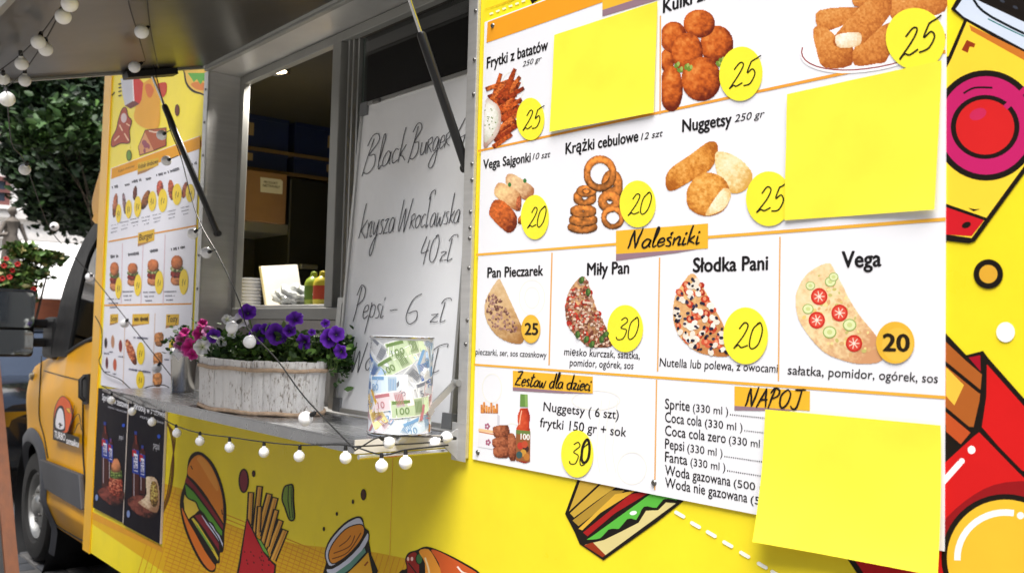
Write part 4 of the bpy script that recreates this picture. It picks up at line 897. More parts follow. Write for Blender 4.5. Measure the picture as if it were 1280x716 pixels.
c = zC([(1230, 420)])[0]; p.ell(*c, 80, 80, K, n=48); p.ell(*c, 73, 73, (240, 192, 54), n=48); p.line([(c[0]-60*math.cos(t), c[1]-57*math.sin(t)) for t in np.linspace(-.05, 1.75, 14)], 8, (252, 250, 250)); p.ell(c[0]+19, c[1]-53, 4.5, 4.5, (252, 250, 250), n=14); done(p)
p = wp(); p.fill([(1050, 684), (1090, 700), (1190, 715), (1190, 760), (1100, 760)], K); p.fill([(1066, 696), (1185, 720), (1185, 760), (1110, 760)], (196, 26, 34)); done(p)
# wrap art over the left board
zG = Z(120, 90, 6.507)
p = wp(); p.fill(zG([(330, 260), (380, 100), (500, 60), (520, 300), (500, 460), (380, 450), (310, 380)]), (238, 170, 44), 4); p.fill(zG([(400, 110), (440, 100), (470, 150), (445, 210), (415, 190)]), (224, 110, 40), 4); p.fill(zG([(500, 100), (570, 90), (570, 170), (535, 210), (500, 160)]), (206, 60, 34), 4); done(p)
p = wp(); p.fill(zG([(200, 55), (300, 55), (310, 235), (235, 275), (215, 180)]), (206, 206, 214)); p.fill(zG([(300, 55), (350, 55), (385, 90), (370, 230), (350, 265), (308, 240)]), (214, 36, 24)); p.fill(zG([(235, 275), (310, 232), (352, 262), (280, 300)]), (110, 40, 40))
p.line(zG([(298, 60), (308, 240)]), 1.4, (250, 240, 240))
for y in (95, 125, 155, 190): p.line(zG([(182, y+8), (206, y)]), 1.6)
p.line(zG([(80, 215), (130, 190), (152, 165)]), 1.4, smooth=4); done(p)
p = wp(); p.fill(zG([(215, 300), (245, 295), (260, 360), (290, 400), (270, 480), (272, 575), (200, 580), (130, 610), (130, 540), (165, 470), (185, 380)]), (176, 70, 44), 3, 1.2, (90, 34, 20)); p.ell(*zG([(226, 375)])[0], 3.6, 6, (220, 196, 196))
for q in ([(150, 560), (190, 520)], [(190, 430), (215, 480)], [(230, 500), (265, 560)], [(245, 420), (275, 440)]): p.line(zG(q), 1.6, (240, 196, 160))
done(p)
p = wp(); p.fill(zG([(345, 610), (400, 475), (570, 455), (570, 600), (470, 640), (355, 680)]), (176, 84, 44), 0, 1.2, (80, 34, 20)); p.fill(zG([(345, 610), (398, 490), (470, 640), (360, 672)]), (214, 150, 100))
for i in range(10): p.ell(*zG([(370+rr.random()*70, 560+rr.random()*90)])[0], 1.6, 3, (150, 70, 90), n=8)
p.line(zG([(430, 480), (480, 492), (560, 480)]), 1.6, (240, 214, 190)); done(p)
p = wp(); p.ell(*zG([(660, 312)])[0], 2.6, 7, (110, 44, 30), ow=.8); done(p)
p = wp(); p.ell(*zG([(268, 680)])[0], 3, 6.5, (110, 150, 50), ow=.8); done(p)
p = wp(); p.fill(zG([(715, 20), (730, 100), (780, 160), (850, 182), (900, 180), (900, -40), (720, -40)]), K, 3); p.fill(zG([(728, 20), (742, 90), (790, 145), (850, 168), (895, 168), (895, -40), (728, -40)]), (232, 190, 80), 3); p.fill(zG([(770, 100), (830, 80), (890, 100), (890, 145), (820, 145)]), (220, 130, 60), 3); p.fill(zG([(745, 10), (900, 10), (895, 90), (870, 70), (850, 105), (820, 60), (795, 85), (775, 50)]), (96, 170, 70)); done(p)
p = wp(); p.line([(138, 222), (150, 214)], 1); p.fill(zG([(850, 560), (905, 545), (905, 600), (850, 612)]), (226, 150, 60)); done(p)

# ---------------------------------------------------------------- left menu board (next to the cab)
zH = Z(120, 190, 6.507); zI = Z(120, 290, 6.507); zJ = Z(110, 390, 6.507)
lbx0, lbx1 = W(138.5, 235)[0], W(248, 235)[0]; lbz0, lbz1 = W(127, 481)[2], W(142, 210)[2]
lb = thing('menu_board', ((lbx0+lbx1)/2, -.002, lbz0), 'tall white menu board with burgers, kebabs and sauces beside the cab', 'menu board')
MB().box((lbx0, -.0045, lbz0), (lbx1, -.0014, lbz1)).build('panel', mat('left_board', (232, 232, 242), .32, var=.03, spec=.4), lb)
def lp_(): return Print(.0050)
def ldone(p, name): p.build(name, lb, M_PAPER)
p = lp_(); a0 = vpl(142, 210, 139.5); p.fill([a0, vpl(142, 210, 250), vpl(140, 223.5, 250), vpl(140, 223.5, 138.8)], (236, 164, 40)); p.text('Kebab drobiowy', (148, 216), (168, 208.5), 3.4, (110, 70, 20), .0); ldone(p, 'header_band')
for x, y in ((136, 302), (131.5, 381.5)):
    p = lp_(); p.line([vpl(x, y, 130 if y > 350 else 135.5), vpl(x, y, 247 if y < 350 else 239.5)], 1.9, (232, 160, 60)); ldone(p, 'divider_line')
for q in ([(215, 90), (205, 580)], [(385, 60), (365, 585)], [(562, 20), (545, 590)]): p = lp_(); p.line(zI(q), .8, (222, 190, 200)); ldone(p, 'divider_line')
for q in ([(300, 60), (285, 590)], [(545, 10), (525, 600)]): p = lp_(); p.line(zJ(q), .9, (222, 196, 180)); ldone(p, 'divider_line')
def ltag(poly, fold, txt, a, b, h):
    p = lp_(); p.fill(fold, (176, 130, 90)); p.fill(poly, (228, 184, 60))
    if txt: p.text(txt, a, b, h, (60, 40, 20), .02)
    ldone(p, 'banner')
ltag(zH([(340, 90), (508, 45), (508, 110), (338, 165)]), zH([(338, 160), (508, 108), (400, 165), (338, 186)]), 'Kebab drobiowy', zH([(345, 138)])[0], zH([(505, 92)])[0], 5.6)
ltag(zI([(342, 8), (476, -25), (474, 70), (340, 95)]), zI([(340, 90), (474, 68), (400, 98), (338, 118)]), 'Burger', zI([(352, 72)])[0], zI([(462, 46)])[0], 8)
ltag(zJ([(180, 18), (246, 14), (244, 84), (177, 92)]), zJ([(177, 90), (244, 84), (210, 98), (176, 108)]), 'Sosy', zJ([(186, 74)])[0], zJ([(238, 70)])[0], 6.5)
ltag(zJ([(362, 16), (498, 12), (496, 96), (358, 100)]), zJ([(358, 98), (496, 95), (420, 106), (356, 118)]), '', None, None, 0)
ltag(zJ([(636, 18), (741, 16), (738, 104), (633, 108)]), zJ([(633, 106), (738, 102), (690, 116), (630, 132)]), 'Tosty', zJ([(645, 82)])[0], zJ([(728, 78)])[0], 8)
p = lp_(); p.STEP = 4e-6                                  # tiny unreadable captions: short ink strokes
def ink(zf, x0, y0, x1, y1, h=6.0, col=(90, 88, 110)):
    n_ = max(3, int((x1-x0)/9)); X = np.linspace(x0, x1, n_*2+1)
    for i in range(n_):
        if rr.random() < .12: continue
        t0, t1 = (X[2*i]-x0)/(x1-x0), (X[2*i+1]+2-x0)/(x1-x0); hh = h*(.7+.6*rr.random())
        a, b = zf([(x0+(x1-x0)*t0, y0+(y1-y0)*t0)])[0], zf([(x0+(x1-x0)*t1, y0+(y1-y0)*t1)])[0]; p.line([a, b], hh/6.5, col)
for x0, y0, x1, y1 in ((130, 290, 190, 275), (235, 272, 275, 262), (292, 245, 370, 225), (405, 225, 450, 212), (490, 190, 572, 170), (585, 165, 678, 135), (770, 105, 822, 88)): ink(zH, x0, y0, x1, y1, 20, (50, 48, 60))
for x0, y0, x1, y1 in ((118, 180+20, 182, 178+18), (262, 185, 350, 172), (438, 158, 505, 146), (610, 142, 725, 122)): ink(zI, x0, y0, x1, y1, 22, (40, 38, 50))
for k, (x, y) in enumerate(((112, 600), (195, 575), (280, 550), (370, 535), (460, 515), (580, 485), (690, 455))):
    for j in range(3): ink(zH, x+j*5, y+j*28, x+70-j*4, y+j*28-14, 6)
for x, y in ((95, 545), (215, 485), (385, 490), (555, 485)):
    for j in range(3): ink(zI, x+j*8, y+j*34, x+100-j*14, y+j*34-2, 9)
for x, y in ((130, 335), (172, 322), (245, 360), (140, 485), (190, 500)): ink(zJ, x, y, x+42, y+2, 9, (70, 70, 96))
ink(zJ, 370, 205, 490, 215, 14, (90, 90, 116)); ink(zJ, 330, 462, 510, 490, 14, (90, 90, 116)); ink(zJ, 632, 215, 700, 215, 12, (90, 90, 116)); ink(zJ, 620, 385, 660, 388, 10, (90, 90, 116)); ink(zJ, 366, 60, 490, 56, 30, (70, 48, 24))
ldone(p, 'small_print')
def lfood(pts, c, **k): q = lp_(); q.food(pts, c, step=.7, **k); ldone(q, 'food_print')
def oval(zf, x, y, a, b, rot=0): 
    t = np.linspace(0, 2*math.pi, 20, endpoint=False); X, Y = a*np.cos(t), b*np.sin(t); return zf([(x+u*math.cos(rot)-v*math.sin(rot), y+u*math.sin(rot)+v*math.cos(rot)) for u, v in zip(X, Y)])
for x, y, a, b, r, c in ((155, 435, 22, 100, .1, (176, 104, 74)), (230, 420, 17, 88, -.1, (140, 110, 116)), (317, 335, 19, 60, .1, (110, 60, 50)), (402, 390, 30, 85, .35, (140, 84, 46)), (520, 300, 30, 70, 0, (190, 90, 70)), (612, 310, 28, 85, -.1, (180, 90, 62)), (722, 310, 24, 70, .2, (150, 80, 60))): lfood(oval(zH, x, y, a, b, r), c, smooth=0, nz=2, amp=.6)
for x, y, a, b in ((183, 500, 22, 76), (265, 465, 26, 76), (338, 445, 30, 86), (457, 400, 33, 82), (542, 395, 37, 95), (658, 345, 38, 88), (765, 335, 36, 74)):
    q = Print(.0060); q.fill(oval(zH, x, y, a, b, .03), (246, 214, 44)); q.line(zH([(x-a*.4, y+10), (x-a*.1, y-25), (x-a*.3, y+35)]), .6, (120, 90, 20)); q.line(zH([(x+a*.1, y+20), (x+a*.4, y-20), (x+a*.2, y+25)]), .6, (120, 90, 20)); q.build('price_circle', lb, M_STICK)
def lburger(x, y, a, b, seed):
    q = lp_()
    q.food(oval(zI, x, y+b*.62, a, b*.38), (206, 130, 84), smooth=0, amp=.3, step=.7)
    q.food(oval(zI, x, y+b*.22, a*1.02, b*.30), (140, 40, 32), smooth=0, amp=.9, nz=1.6, step=.7, seed=seed); q.food(oval(zI, x, y-b*.12, a*1.05, b*.26), (112, 134, 60), light=(236, 226, 190), smooth=0, amp=.9, nz=1.6, step=.7, seed=seed+1)
    q.food(oval(zI, x, y-b*.50, a*.95, b*.48), (202, 116, 66), smooth=0, amp=.25, step=.7); ldone(q, 'food_print')
for i, (x, y, a, b) in enumerate(((150, 362, 40, 122), (298, 345, 45, 97), (464, 328, 50, 112), (658, 312, 53, 126))): lburger(x, y, a, b, i*3)
for x, y, a, b in ((183, 455, 27, 88), (340, 432, 30, 88), (513, 410, 34, 96), (713, 405, 37, 105)):
    q = Print(.0060); q.fill(oval(zI, x, y, a, b, .03), (246, 214, 44)); q.line(zI([(x-a*.4, y+10), (x-a*.1, y-25), (x-a*.3, y+35)]), .6, (120, 90, 20)); q.line(zI([(x+a*.1, y+20), (x+a*.4, y-20), (x+a*.2, y+25)]), .6, (120, 90, 20)); q.build('price_circle', lb, M_STICK)
for x, y, a, b, c in ((145, 250, 13, 46, (40, 38, 44)), (201, 240, 15, 56, (190, 140, 110)), (264, 275, 16, 54, (140, 56, 60)), (153, 413, 12, 52, (96, 44, 60)), (218, 427, 16, 54, (190, 90, 66))):
    q = lp_(); q.fill(oval(zJ, x, y, a, b), (214, 190, 180)); q.fill(oval(zJ, x, y, a*.85, b*.86), c); ldone(q, 'food_print')
lfood(oval(zJ, 350, 325, 32, 112, -.35), (196, 96, 60), light=(240, 206, 150), smooth=0, amp=.7, nz=2)
for x, y in ((578, 222), (568, 385), (565, 550)): lfood(zJ([(x-35, y-45), (x+30, y-55), (x+38, y+20), (x+10, y+60), (x-32, y+40)]), (204, 134, 76), smooth=3, amp=.5, nz=2)
for x, y, a, b in ((428, 335, 33, 92), (425, 550, 34, 72), (690, 290, 34, 78)):
    q = Print(.0060); q.fill(oval(zJ, x, y, a, b), (246, 214, 44)); q.line(zJ([(x-a*.4, y+10), (x-a*.1, y-25), (x-a*.3, y+35)]), .6, (120, 90, 20)); q.line(zJ([(x+a*.1, y+20), (x+a*.4, y-20), (x+a*.2, y+25)]), .6, (120, 90, 20)); q.build('price_circle', lb, M_STICK)

# ---------------------------------------------------------------- two dark drink posters under the left board
zP = Z(110, 480, 3.41)
def poster(cpx, label, items):
    TL, TR, BR, BL = [W(*q, .001) for q in cpx]
    x0, x1 = (TL[0]+BL[0])/2, (TR[0]+BR[0])/2; z1, z0 = (TL[2]+TR[2])/2, (BL[2]+BR[2])/2
    t = thing('drink_poster', ((x0+x1)/2, -.002, z0), label, 'poster', 'dark drink posters below the left menu board')
    MB().box((x0, -.0105, z0), (x1-.004, -.0014, z1)).build('panel', mat('navy_poster', (16, 16, 28), .5, var=.3, scale=4, spec=.15), t)
    MB().box((x1-.0038, -.0107, z0), (x1, -.0014, z1)).build('edge', mat('poster_edge', (226, 214, 206), .5), t)
    items(t)
def PP(e=0.0): return Print(.0112+e)
def bottle(p, x, y0, y1, w_, l0, l1, txt):
    p.fill(zP([(x-w_*.2, y0), (x+w_*.2, y0+2), (x+w_*.25, y0+(l0-y0)*.5), (x+w_*.5, l0-8), (x+w_*.5, y1), (x-w_*.5, y1-6), (x-w_*.5, l0-12), (x-w_*.25, y0+(l0-y0)*.5)]), (66, 26, 22)); p.fill(zP([(x-w_*.2, y0-6), (x+w_*.2, y0-4), (x+w_*.2, y0+10), (x-w_*.2, y0+8)]), (40, 60, 140))
    p.line(zP([(x-w_*.22, l0), (x-w_*.26, y1-20)]), .7, (190, 180, 190)); p.line(zP([(x+w_*.02, y0+14), (x+w_*.1, l0-20)]), .8, (150, 60, 50))
    p.fill(zP([(x-w_*.5, l0), (x+w_*.5, l0+8), (x+w_*.5, l1), (x-w_*.5, l1-8)]), (30, 58, 150)); p.fill(zP([(x-w_*.5, l0+3), (x+w_*.1, l0+8), (x+w_*.1, l0+40), (x-w_*.5, l0+32)]), (176, 34, 48)); p.fill(zP([(x-w_*.28, l0+18), (x+w_*.3, l0+24), (x+w_*.3, l1-12), (x-w_*.28, l1-18)]), (226, 226, 236))
    n_ = len(txt)
    for k, ch in enumerate(txt):
        a = zP([(x-w_*.22, l0+24+(k+1)*(l1-l0-44)/n_)])[0]; p.text(ch, a, (a[0]+w_*.45/3.41, a[1]+.8), (l1-l0)/n_/3.41*.55, (30, 44, 120), .02)
def P1(t):
    q = PP(); q.text('Spróbuj w zestawie', zP([(60, 66)])[0], zP([(172, 104)])[0], 8, (230, 230, 236), .02); q.text('PEPSI I BURGER', zP([(86, 100)])[0], zP([(166, 124)])[0], 2.2, (200, 200, 210)); q.build('lettering', t, M_PAPER)
    q = PP(); bottle(q, 72, 165, 440, 26, 230, 318, 'pepsi'); bottle(q, 96, 235, 420, 20, 252, 335, 'pepsi'); q.build('bottle_print', t, M_PAPER)
    q = PP(.0005); q.food(zP([(40, 455), (90, 430), (150, 450), (150, 500), (110, 520), (60, 485)]), (110, 50, 42), dark=(30, 14, 16), smooth=4, amp=.5, nz=3); q.food(zP([(92, 400), (120, 385), (145, 405), (148, 470), (120, 480), (88, 450)]), (150, 50, 36), light=(226, 160, 120), smooth=4, amp=.9, nz=1.6); q.food(zP([(92, 370), (120, 350), (142, 365), (146, 400), (118, 405), (94, 395)]), (90, 120, 50), light=(190, 200, 120), smooth=4, amp=.8, nz=1.6); q.food(zP([(98, 365), (104, 330), (118, 314), (134, 330), (142, 368), (120, 378)]), (196, 126, 84), smooth=4, amp=.2); q.build('food_print', t, M_PAPER)
    q = PP(.0009); q.ell(*zP([(37, 482)])[0], 1.8, 4, (120, 140, 190)); q.ell(*zP([(151, 175)])[0], 1.8, 2.2, (40, 80, 190)); q.text('pepsi', zP([(132, 232)])[0], zP([(150, 236)])[0], 6, (190, 190, 200)); q.build('emblem', t, M_PAPER)
def P2(t):
    q = PP(); q.text('Spróbuj w zestawie', zP([(190, 104)])[0], zP([(328, 142)])[0], 8.5, (232, 232, 238), .02); q.text('PEPSI I KEBAB', zP([(222, 142)])[0], zP([(322, 170)])[0], 2.6, (200, 200, 210)); q.build('lettering', t, M_PAPER)
    q = PP(); bottle(q, 203, 205, 515, 28, 275, 385, 'pepsi'); bottle(q, 232, 265, 470, 24, 295, 400, 'pepsi'); q.build('bottle_print', t, M_PAPER)
    q = PP(.0005); q.food(zP([(170, 490), (230, 470), (300, 510), (290, 560), (240, 570), (185, 530)]), (110, 56, 46), dark=(28, 14, 16), smooth=4, amp=.5, nz=3); q.food(zP([(245, 400), (272, 392), (295, 410), (306, 460), (304, 520), (285, 548), (215, 505), (225, 495), (248, 470)]), (214, 190, 160), dark=(150, 110, 80), smooth=3, amp=.3); q.food(zP([(268, 420), (284, 412), (298, 440), (300, 500), (282, 525), (262, 490)]), (150, 110, 50), light=(210, 200, 110), smooth=4, amp=.9, nz=1.5); q.build('food_print', t, M_PAPER)
    q = PP(.0009); q.ell(*zP([(172, 552)])[0], 2, 4.6, (120, 140, 190)); q.ell(*zP([(302, 222)])[0], 2, 2.6, (40, 80, 190)); q.text('pepsi', zP([(278, 272)])[0], zP([(304, 280)])[0], 9, (200, 200, 208)); q.build('emblem', t, M_PAPER)
p = wp()
for r in (0, 4, 9): p.line([(206+r*.2, 520+r), (214+r*.5, 545), (217-r*.3, 580), (213-r*.4, 615), (204, 640-r)], 1.3, (110, 70, 20), smooth=5)
done(p)
poster([(126.5, 484), (163.6, 493), (156, 655), (117.5, 631)], 'dark poster with cola bottles and a burger, next to the cab door', P1)
poster([(164.2, 493), (210, 505), (203, 679), (156.8, 655.5)], 'dark poster with cola bottles and a rolled kebab, under the counter end', P2)

# ---------------------------------------------------------------- emblem on the cab door
zK = Z(0, 430, 5.507)
EMY = min(onside(x, y).y for x, y in ((68, 500), (82, 497), (98, 530), (98, 560), (68, 550), (85, 530)))-.0035
def cab_map(P, off): return wall_map(P, off-EMY)
p = Print(.0005, cab_map)
p.fill(zK([(368, 580), (372, 470), (395, 395), (430, 357), (470, 385), (490, 430), (495, 500), (480, 560), (455, 610), (370, 590)]), (222, 90, 34), 3, .8)
p.fill(zK([(372, 580), (378, 480), (400, 430), (430, 425), (445, 470), (450, 560), (440, 600)]), (30, 26, 34), 3); p.fill(zK([(385, 570), (388, 490), (405, 445), (425, 445), (438, 490), (440, 580)]), (232, 230, 236), 3); p.line(zK([(405, 545), (428, 560)]), 2, K); p.line(zK([(414, 540), (412, 575)]), 1.6, K)
p.fill(zK([(452, 440), (480, 440), (490, 475), (470, 470)]), (240, 180, 60), 0, .7)
for q in ([(490, 430), (500, 480), (512, 420)], [(490, 545), (525, 490), (545, 485), (555, 540)], [(510, 610), (535, 550), (555, 550), (560, 590)]): p.line(zK(q), 1, K, smooth=5)
p.fill(zK([(366, 582), (545, 640), (543, 712), (364, 655)]), K)
p.text('TURBO', zK([(373, 640)])[0], zK([(448, 664)])[0], 8.4, (236, 234, 236), .03); p.text('smaku', zK([(456, 682)])[0], zK([(540, 708)])[0], 8, (236, 234, 236), .03)
p.build('emblem', cab)
# ================================================================ whiteboard leaning in the opening
WBZ, WBK, WBY = SZ+.004, .065, .020
def wb_y(z): return WBY+(z-WBZ)*WBK
def wb_map(P, off):
    P = np.asarray(P, float); v = np.stack([P[:, 0]-CX, -(P[:, 1]-CY), np.full(len(P), -FPX)], 1) @ ROT.T
    t = ((WBY-off)+(CAM[2]-WBZ)*WBK-CAM[1])/(v[:, 1]-WBK*v[:, 2]); return CAM+v*t[:, None]
c = wb_map([(452, 131), (419, 514), (586, 95), (561, 545)], 0); wx0 = (c[0, 0]+c[1, 0])/2; wx1 = (c[2, 0]+c[3, 0])/2+.035; wz1 = c[0, 2]
wb = thing('whiteboard', ((wx0+wx1)/2, WBY, WBZ), 'whiteboard with handwritten prices leaning in the serving opening', 'whiteboard')
def wslab(x0, x1, z0, z1, d0, d1):
    m = MB(); m.add([(x, wb_y(z)-d, z) for d in (d0, d1) for z in (z0, z1) for x in (x0, x1)], [(2,3,1,0),(4,5,7,6),(0,1,5,4),(1,3,7,5),(3,2,6,7),(2,0,4,6)]); return m
wslab(wx0+.012, wx1-.012, WBZ+.012, wz1-.012, -.008, -.001).build('panel', mat('whiteboard_surface', (246, 247, 249), .18, var=.04, scale=3, spec=.5), wb)
for a in ((wx0, wx0+.012, WBZ, wz1), (wx1-.012, wx1, WBZ, wz1), (wx0+.0122, wx1-.0122, WBZ, WBZ+.012), (wx0+.0122, wx1-.0122, wz1-.012, wz1)): wslab(*a, -.010, .006).build('frame', M_ALU, wb)
for x, z in ((wx0, wz1-.04), (wx1-.04, wz1-.04), (wx0, WBZ), (wx1-.04, WBZ)): wslab(x-.002, x+.042, z-.002 if z > 2 else z, z+.042, -.0115, .0075).build('corner', mat('corner_grey', (110, 112, 114), .5), wb)
q = wb_map([(471, 127)], .01)[0]; MB().box((q[0]-.02, q[1]-.006, q[2]-.006), (q[0]+.02, q[1]+.004, q[2]+.008), bev=.003).build('hanging_clip', M_SCREW, wb)
def whand(txt, a, b, h, w_=.95, lean=.12): Print(.0012, wb_map).hand(txt, a, b, h, w_, (58, 58, 66), lean=lean, jitter=.02).build('handwriting', wb, M_PAPER)
whand('Black', (453, 217), (506, 200), 42); whand('Burger', (511, 199), (562, 183), 40); whand('4', (567, 188), (585, 184), 38)
whand('Knysza', (448, 299), (492, 290), 44); whand('Wrocławska', (497, 288), (574, 278.5), 38); whand('40', (523, 329), (547, 327), 33); whand('zł', (548, 327), (566, 325), 27)
whand('Pepsi', (441, 399), (479, 397), 40); whand('-', (484, 397), (497, 396.5), 26); whand('6', (504, 405), (523, 404), 38); whand('zł', (536, 403), (558, 402), 25)
whand('Wo', (438, 463), (464, 462), 35); whand('da', (464, 462), (482, 462), 33); whand('zł', (520, 465), (552, 465), 30)
# a second, shorter framed board tucked in behind
sb = thing('sign_board', (wx0-.02, .06, WBZ), 'short grey framed board standing behind the whiteboard', 'board')
x0 = hit(417, 510, 1, .062)[0]; zt = hit(428, 372, 1, .085)[2]
def sslab(x0, x1, z0, z1, d0, d1): 
    m = MB(); m.add([(x, wb_y(z)+.026-d, z) for d in (d0, d1) for z in (z0, z1) for x in (x0, x1)], [(2,3,1,0),(4,5,7,6),(0,1,5,4),(1,3,7,5),(3,2,6,7),(2,0,4,6)]); return m
sslab(x0+.03, x0+.5, WBZ, zt-.02, -.004, .001).build('panel', M_GREYPL, sb); sslab(x0, x0+.03, WBZ, zt, -.008, .006).build('frame', M_ALU, sb); sslab(x0+.0302, x0+.5, zt-.0198, zt, -.008, .006).build('frame', M_ALU, sb)

# ================================================================ flower planter on the counter
PC = Vector((-2.88, -.150, SZ)); PA, PBb, PH = .300, .155, .158
planter = thing('flower_planter', PC, 'whitewashed bark planter with purple petunias on the steel counter', 'planter')
M_BARK = mat('whitewashed_bark', (222, 219, 214), .85, var=.0, scale=4)
def bark_nodes():
    m = bpy.data.materials.new('bark_white'); m.use_nodes = True; nt = m.node_tree; N = nt.nodes; L = nt.links; b = N['Principled BSDF']; b.inputs['Roughness'].default_value = .85
    tc = N.new('ShaderNodeTexCoord'); mp = N.new('ShaderNodeMapping'); mp.inputs['Scale'].default_value = (1, 1, .35); L.new(tc.outputs['Object'], mp.inputs[0])
    n1 = N.new('ShaderNodeTexNoise'); n1.inputs['Scale'].default_value = 130; n1.inputs['Detail'].default_value = 9; n1.inputs['Roughness'].default_value = .72; L.new(mp.outputs[0], n1.inputs[0])
    n2 = N.new('ShaderNodeTexNoise'); n2.inputs['Scale'].default_value = 9; n2.inputs['Detail'].default_value = 3; L.new(tc.outputs['Object'], n2.inputs[0])
    ad = N.new('ShaderNodeMath'); ad.operation = 'MULTIPLY_ADD'; ad.inputs[1].default_value = .35; L.new(n2.outputs[0], ad.inputs[0]); L.new(n1.outputs[0], ad.inputs[2])
    r = N.new('ShaderNodeValToRGB'); e = r.color_ramp.elements; e[0].position = .50; e[0].color = (*s2l((84, 74, 68)), 1); e[1].position = .62; e[1].color = (*s2l((242, 240, 237)), 1)
    k = e.new(.55); k.color = (*s2l((190, 180, 170)), 1)
    L.new(ad.outputs[0], r.inputs[0]); L.new(r.outputs[0], b.inputs['Base Color'])
    bp = N.new('ShaderNodeBump'); bp.inputs['Strength'].default_value = 1.0; bp.inputs['Distance'].default_value = .012; L.new(n1.outputs[0], bp.inputs['Height']); L.new(bp.outputs[0], b.inputs['Normal']); return m
M_BARK = bark_nodes(); M_TWINE = mat('twine', (186, 160, 134), .9, var=.3, scale=60, bump=.4, bscale=300)
NP = 40; rp = random.Random(5); edges = np.cumsum([0]+[.6+rp.random()*.8 for _ in range(NP)]); edges = edges/edges[-1]*2*math.pi
for i in range(NP):
    t0, t1 = edges[i]+.002, edges[i+1]-.002; vs = []; nz_, nt_ = 7, 4; off = rp.uniform(-.003, .003); top = rp.uniform(-.002, .002)
    for j in range(nz_):
        z = .004+(PH+top)*j/(nz_-1); fl = 1+.03*j/(nz_-1)
        for k in range(nt_+1):
            t = t0+(t1-t0)*k/nt_; bulge = (1-(2*k/nt_-1)**2)*.004+rp.uniform(-.0012, .0012)+off
            for dr in (0,): vs.append((PC.x+(PA*fl+bulge)*math.cos(t), PC.y+(PBb*fl+bulge)*math.sin(t), SZ+z))
    n_ = len(vs)
    for j in range(nz_):
        z = .004+(PH+top)*j/(nz_-1); fl = 1+.03*j/(nz_-1)
        for k in range(nt_+1):
            t = t0+(t1-t0)*k/nt_; vs.append((PC.x+(PA*fl-.012)*math.cos(t), PC.y+(PBb*fl-.012)*math.sin(t), SZ+z))
    w1 = nt_+1; fs = []
    for base, flip in ((0, 0), (n_, 1)):
        for j in range(nz_-1):
            for k in range(nt_): q = (base+j*w1+k, base+j*w1+k+1, base+(j+1)*w1+k+1, base+(j+1)*w1+k); fs.append(q if not flip else q[::-1])
    for j in range(nz_-1):
        for k in (0, nt_): fs.append((j*w1+k, (j+1)*w1+k, n_+(j+1)*w1+k, n_+j*w1+k))
    for k in range(nt_): fs.append(((nz_-1)*w1+k, (nz_-1)*w1+k+1, n_+(nz_-1)*w1+k+1, n_+(nz_-1)*w1+k)); fs.append((k, k+1, n_+k+1, n_+k))
    MB().add(vs, fs).build('plank', M_BARK, planter, True)
for z, f, r in ((PH-.022, 1.035, .006), (.007, 1.012, .0065)):
    MB().tube([(PC.x+(PA*f+.004)*math.cos(t), PC.y+(PBb*f+.004)*math.sin(t), SZ+z+.0015*math.sin(9*t)) for t in np.linspace(0, 2*math.pi, 80)], r, 8, caps=False).build('twine_band', M_TWINE, planter, True)
el = [(PC.x+PA*.97*math.cos(t), PC.y+PBb*.95*math.sin(t), SZ+PH-.03) for t in np.linspace(0, 2*math.pi, 30, endpoint=False)]
MB().add(el, [tuple(range(30))]).build('soil', mat('soil', (60, 44, 32), .95), planter)
MB().add([(x, y, SZ+.003) for x, y, z in el], [tuple(range(30))]).build('base', M_BARK, planter)

# petunias: five-lobed ruffled funnels, stems and sticky leaves
M_PETAL = print_mat('petal', .6, .2); M_LEAF = print_mat('leaf', .55, .35)
def flower_mesh(name, R, cin, cmid, cout, seed):
    r_ = random.Random(seed); nr, na = 7, 40; vs = [(0, 0, -.55*R)]; cs = [s2l(cin)]
    ph = r_.random()*6
    for i in range(1, nr+1):
        f = i/nr
        for k in range(na):
            a = 2*math.pi*k/na; lob = 1-.16*abs(math.cos(2.5*a))**6*f-.02*math.sin(5*a+ph)*f
            rad = R*f*lob; z = -.55*R*(1-f)**1.6+.10*R*math.sin(5*a+ph)*f*f+.05*R*math.sin(13*a+ph*2)*f**3-.12*R*f**4
            vs.append((rad*math.cos(a), rad*math.sin(a), z)); vein = .82+.18*abs(math.cos(2.5*a))
            c = np.array(cin)*(1-f*2)+np.array(cmid)*f*2 if f < .5 else np.array(cmid)*(2-2*f)+np.array(cout)*(2*f-1); cs.append(s2l(np.clip(c*vein if f < .9 else c, 0, 255)))
    fs = [(0, 1+k, 1+(k+1) % na) for k in range(na)]+[(1+i*na+k, 1+(i+1)*na+k, 1+(i+1)*na+(k+1) % na, 1+i*na+(k+1) % na) for i in range(nr-1) for k in range(na)]
    me = bpy.data.meshes.new(name); me.from_pydata(vs, [], fs); at = me.color_attributes.new('Col', 'FLOAT_COLOR', 'POINT'); at.data.foreach_set('color', np.concatenate([np.array(cs), np.ones((len(cs), 1))], 1).astype(np.float32).ravel())
    me.materials.append(M_PETAL); me.polygons.foreach_set('use_smooth', [True]*len(me.polygons)); return me
PURP = [flower_mesh('purple_bloom', 1, (30, 8, 50), (96, 34, 168), (132, 60, 210), k) for k in range(3)]
WHT = [flower_mesh('white_bloom', 1, (206, 214, 150), (240, 240, 236), (248, 248, 250), 8)]
PNK = [flower_mesh('pink_bloom', 1, (150, 20, 90), (214, 40, 140), (232, 80, 170), 9), flower_mesh('pink_bloom', 1, (170, 60, 120), (222, 120, 190), (232, 170, 214), 10)]
zL = Z(200, 370, 4.475); CAMV = V(CAM)
def py_(px): return -.305+(px-245)/160*.235
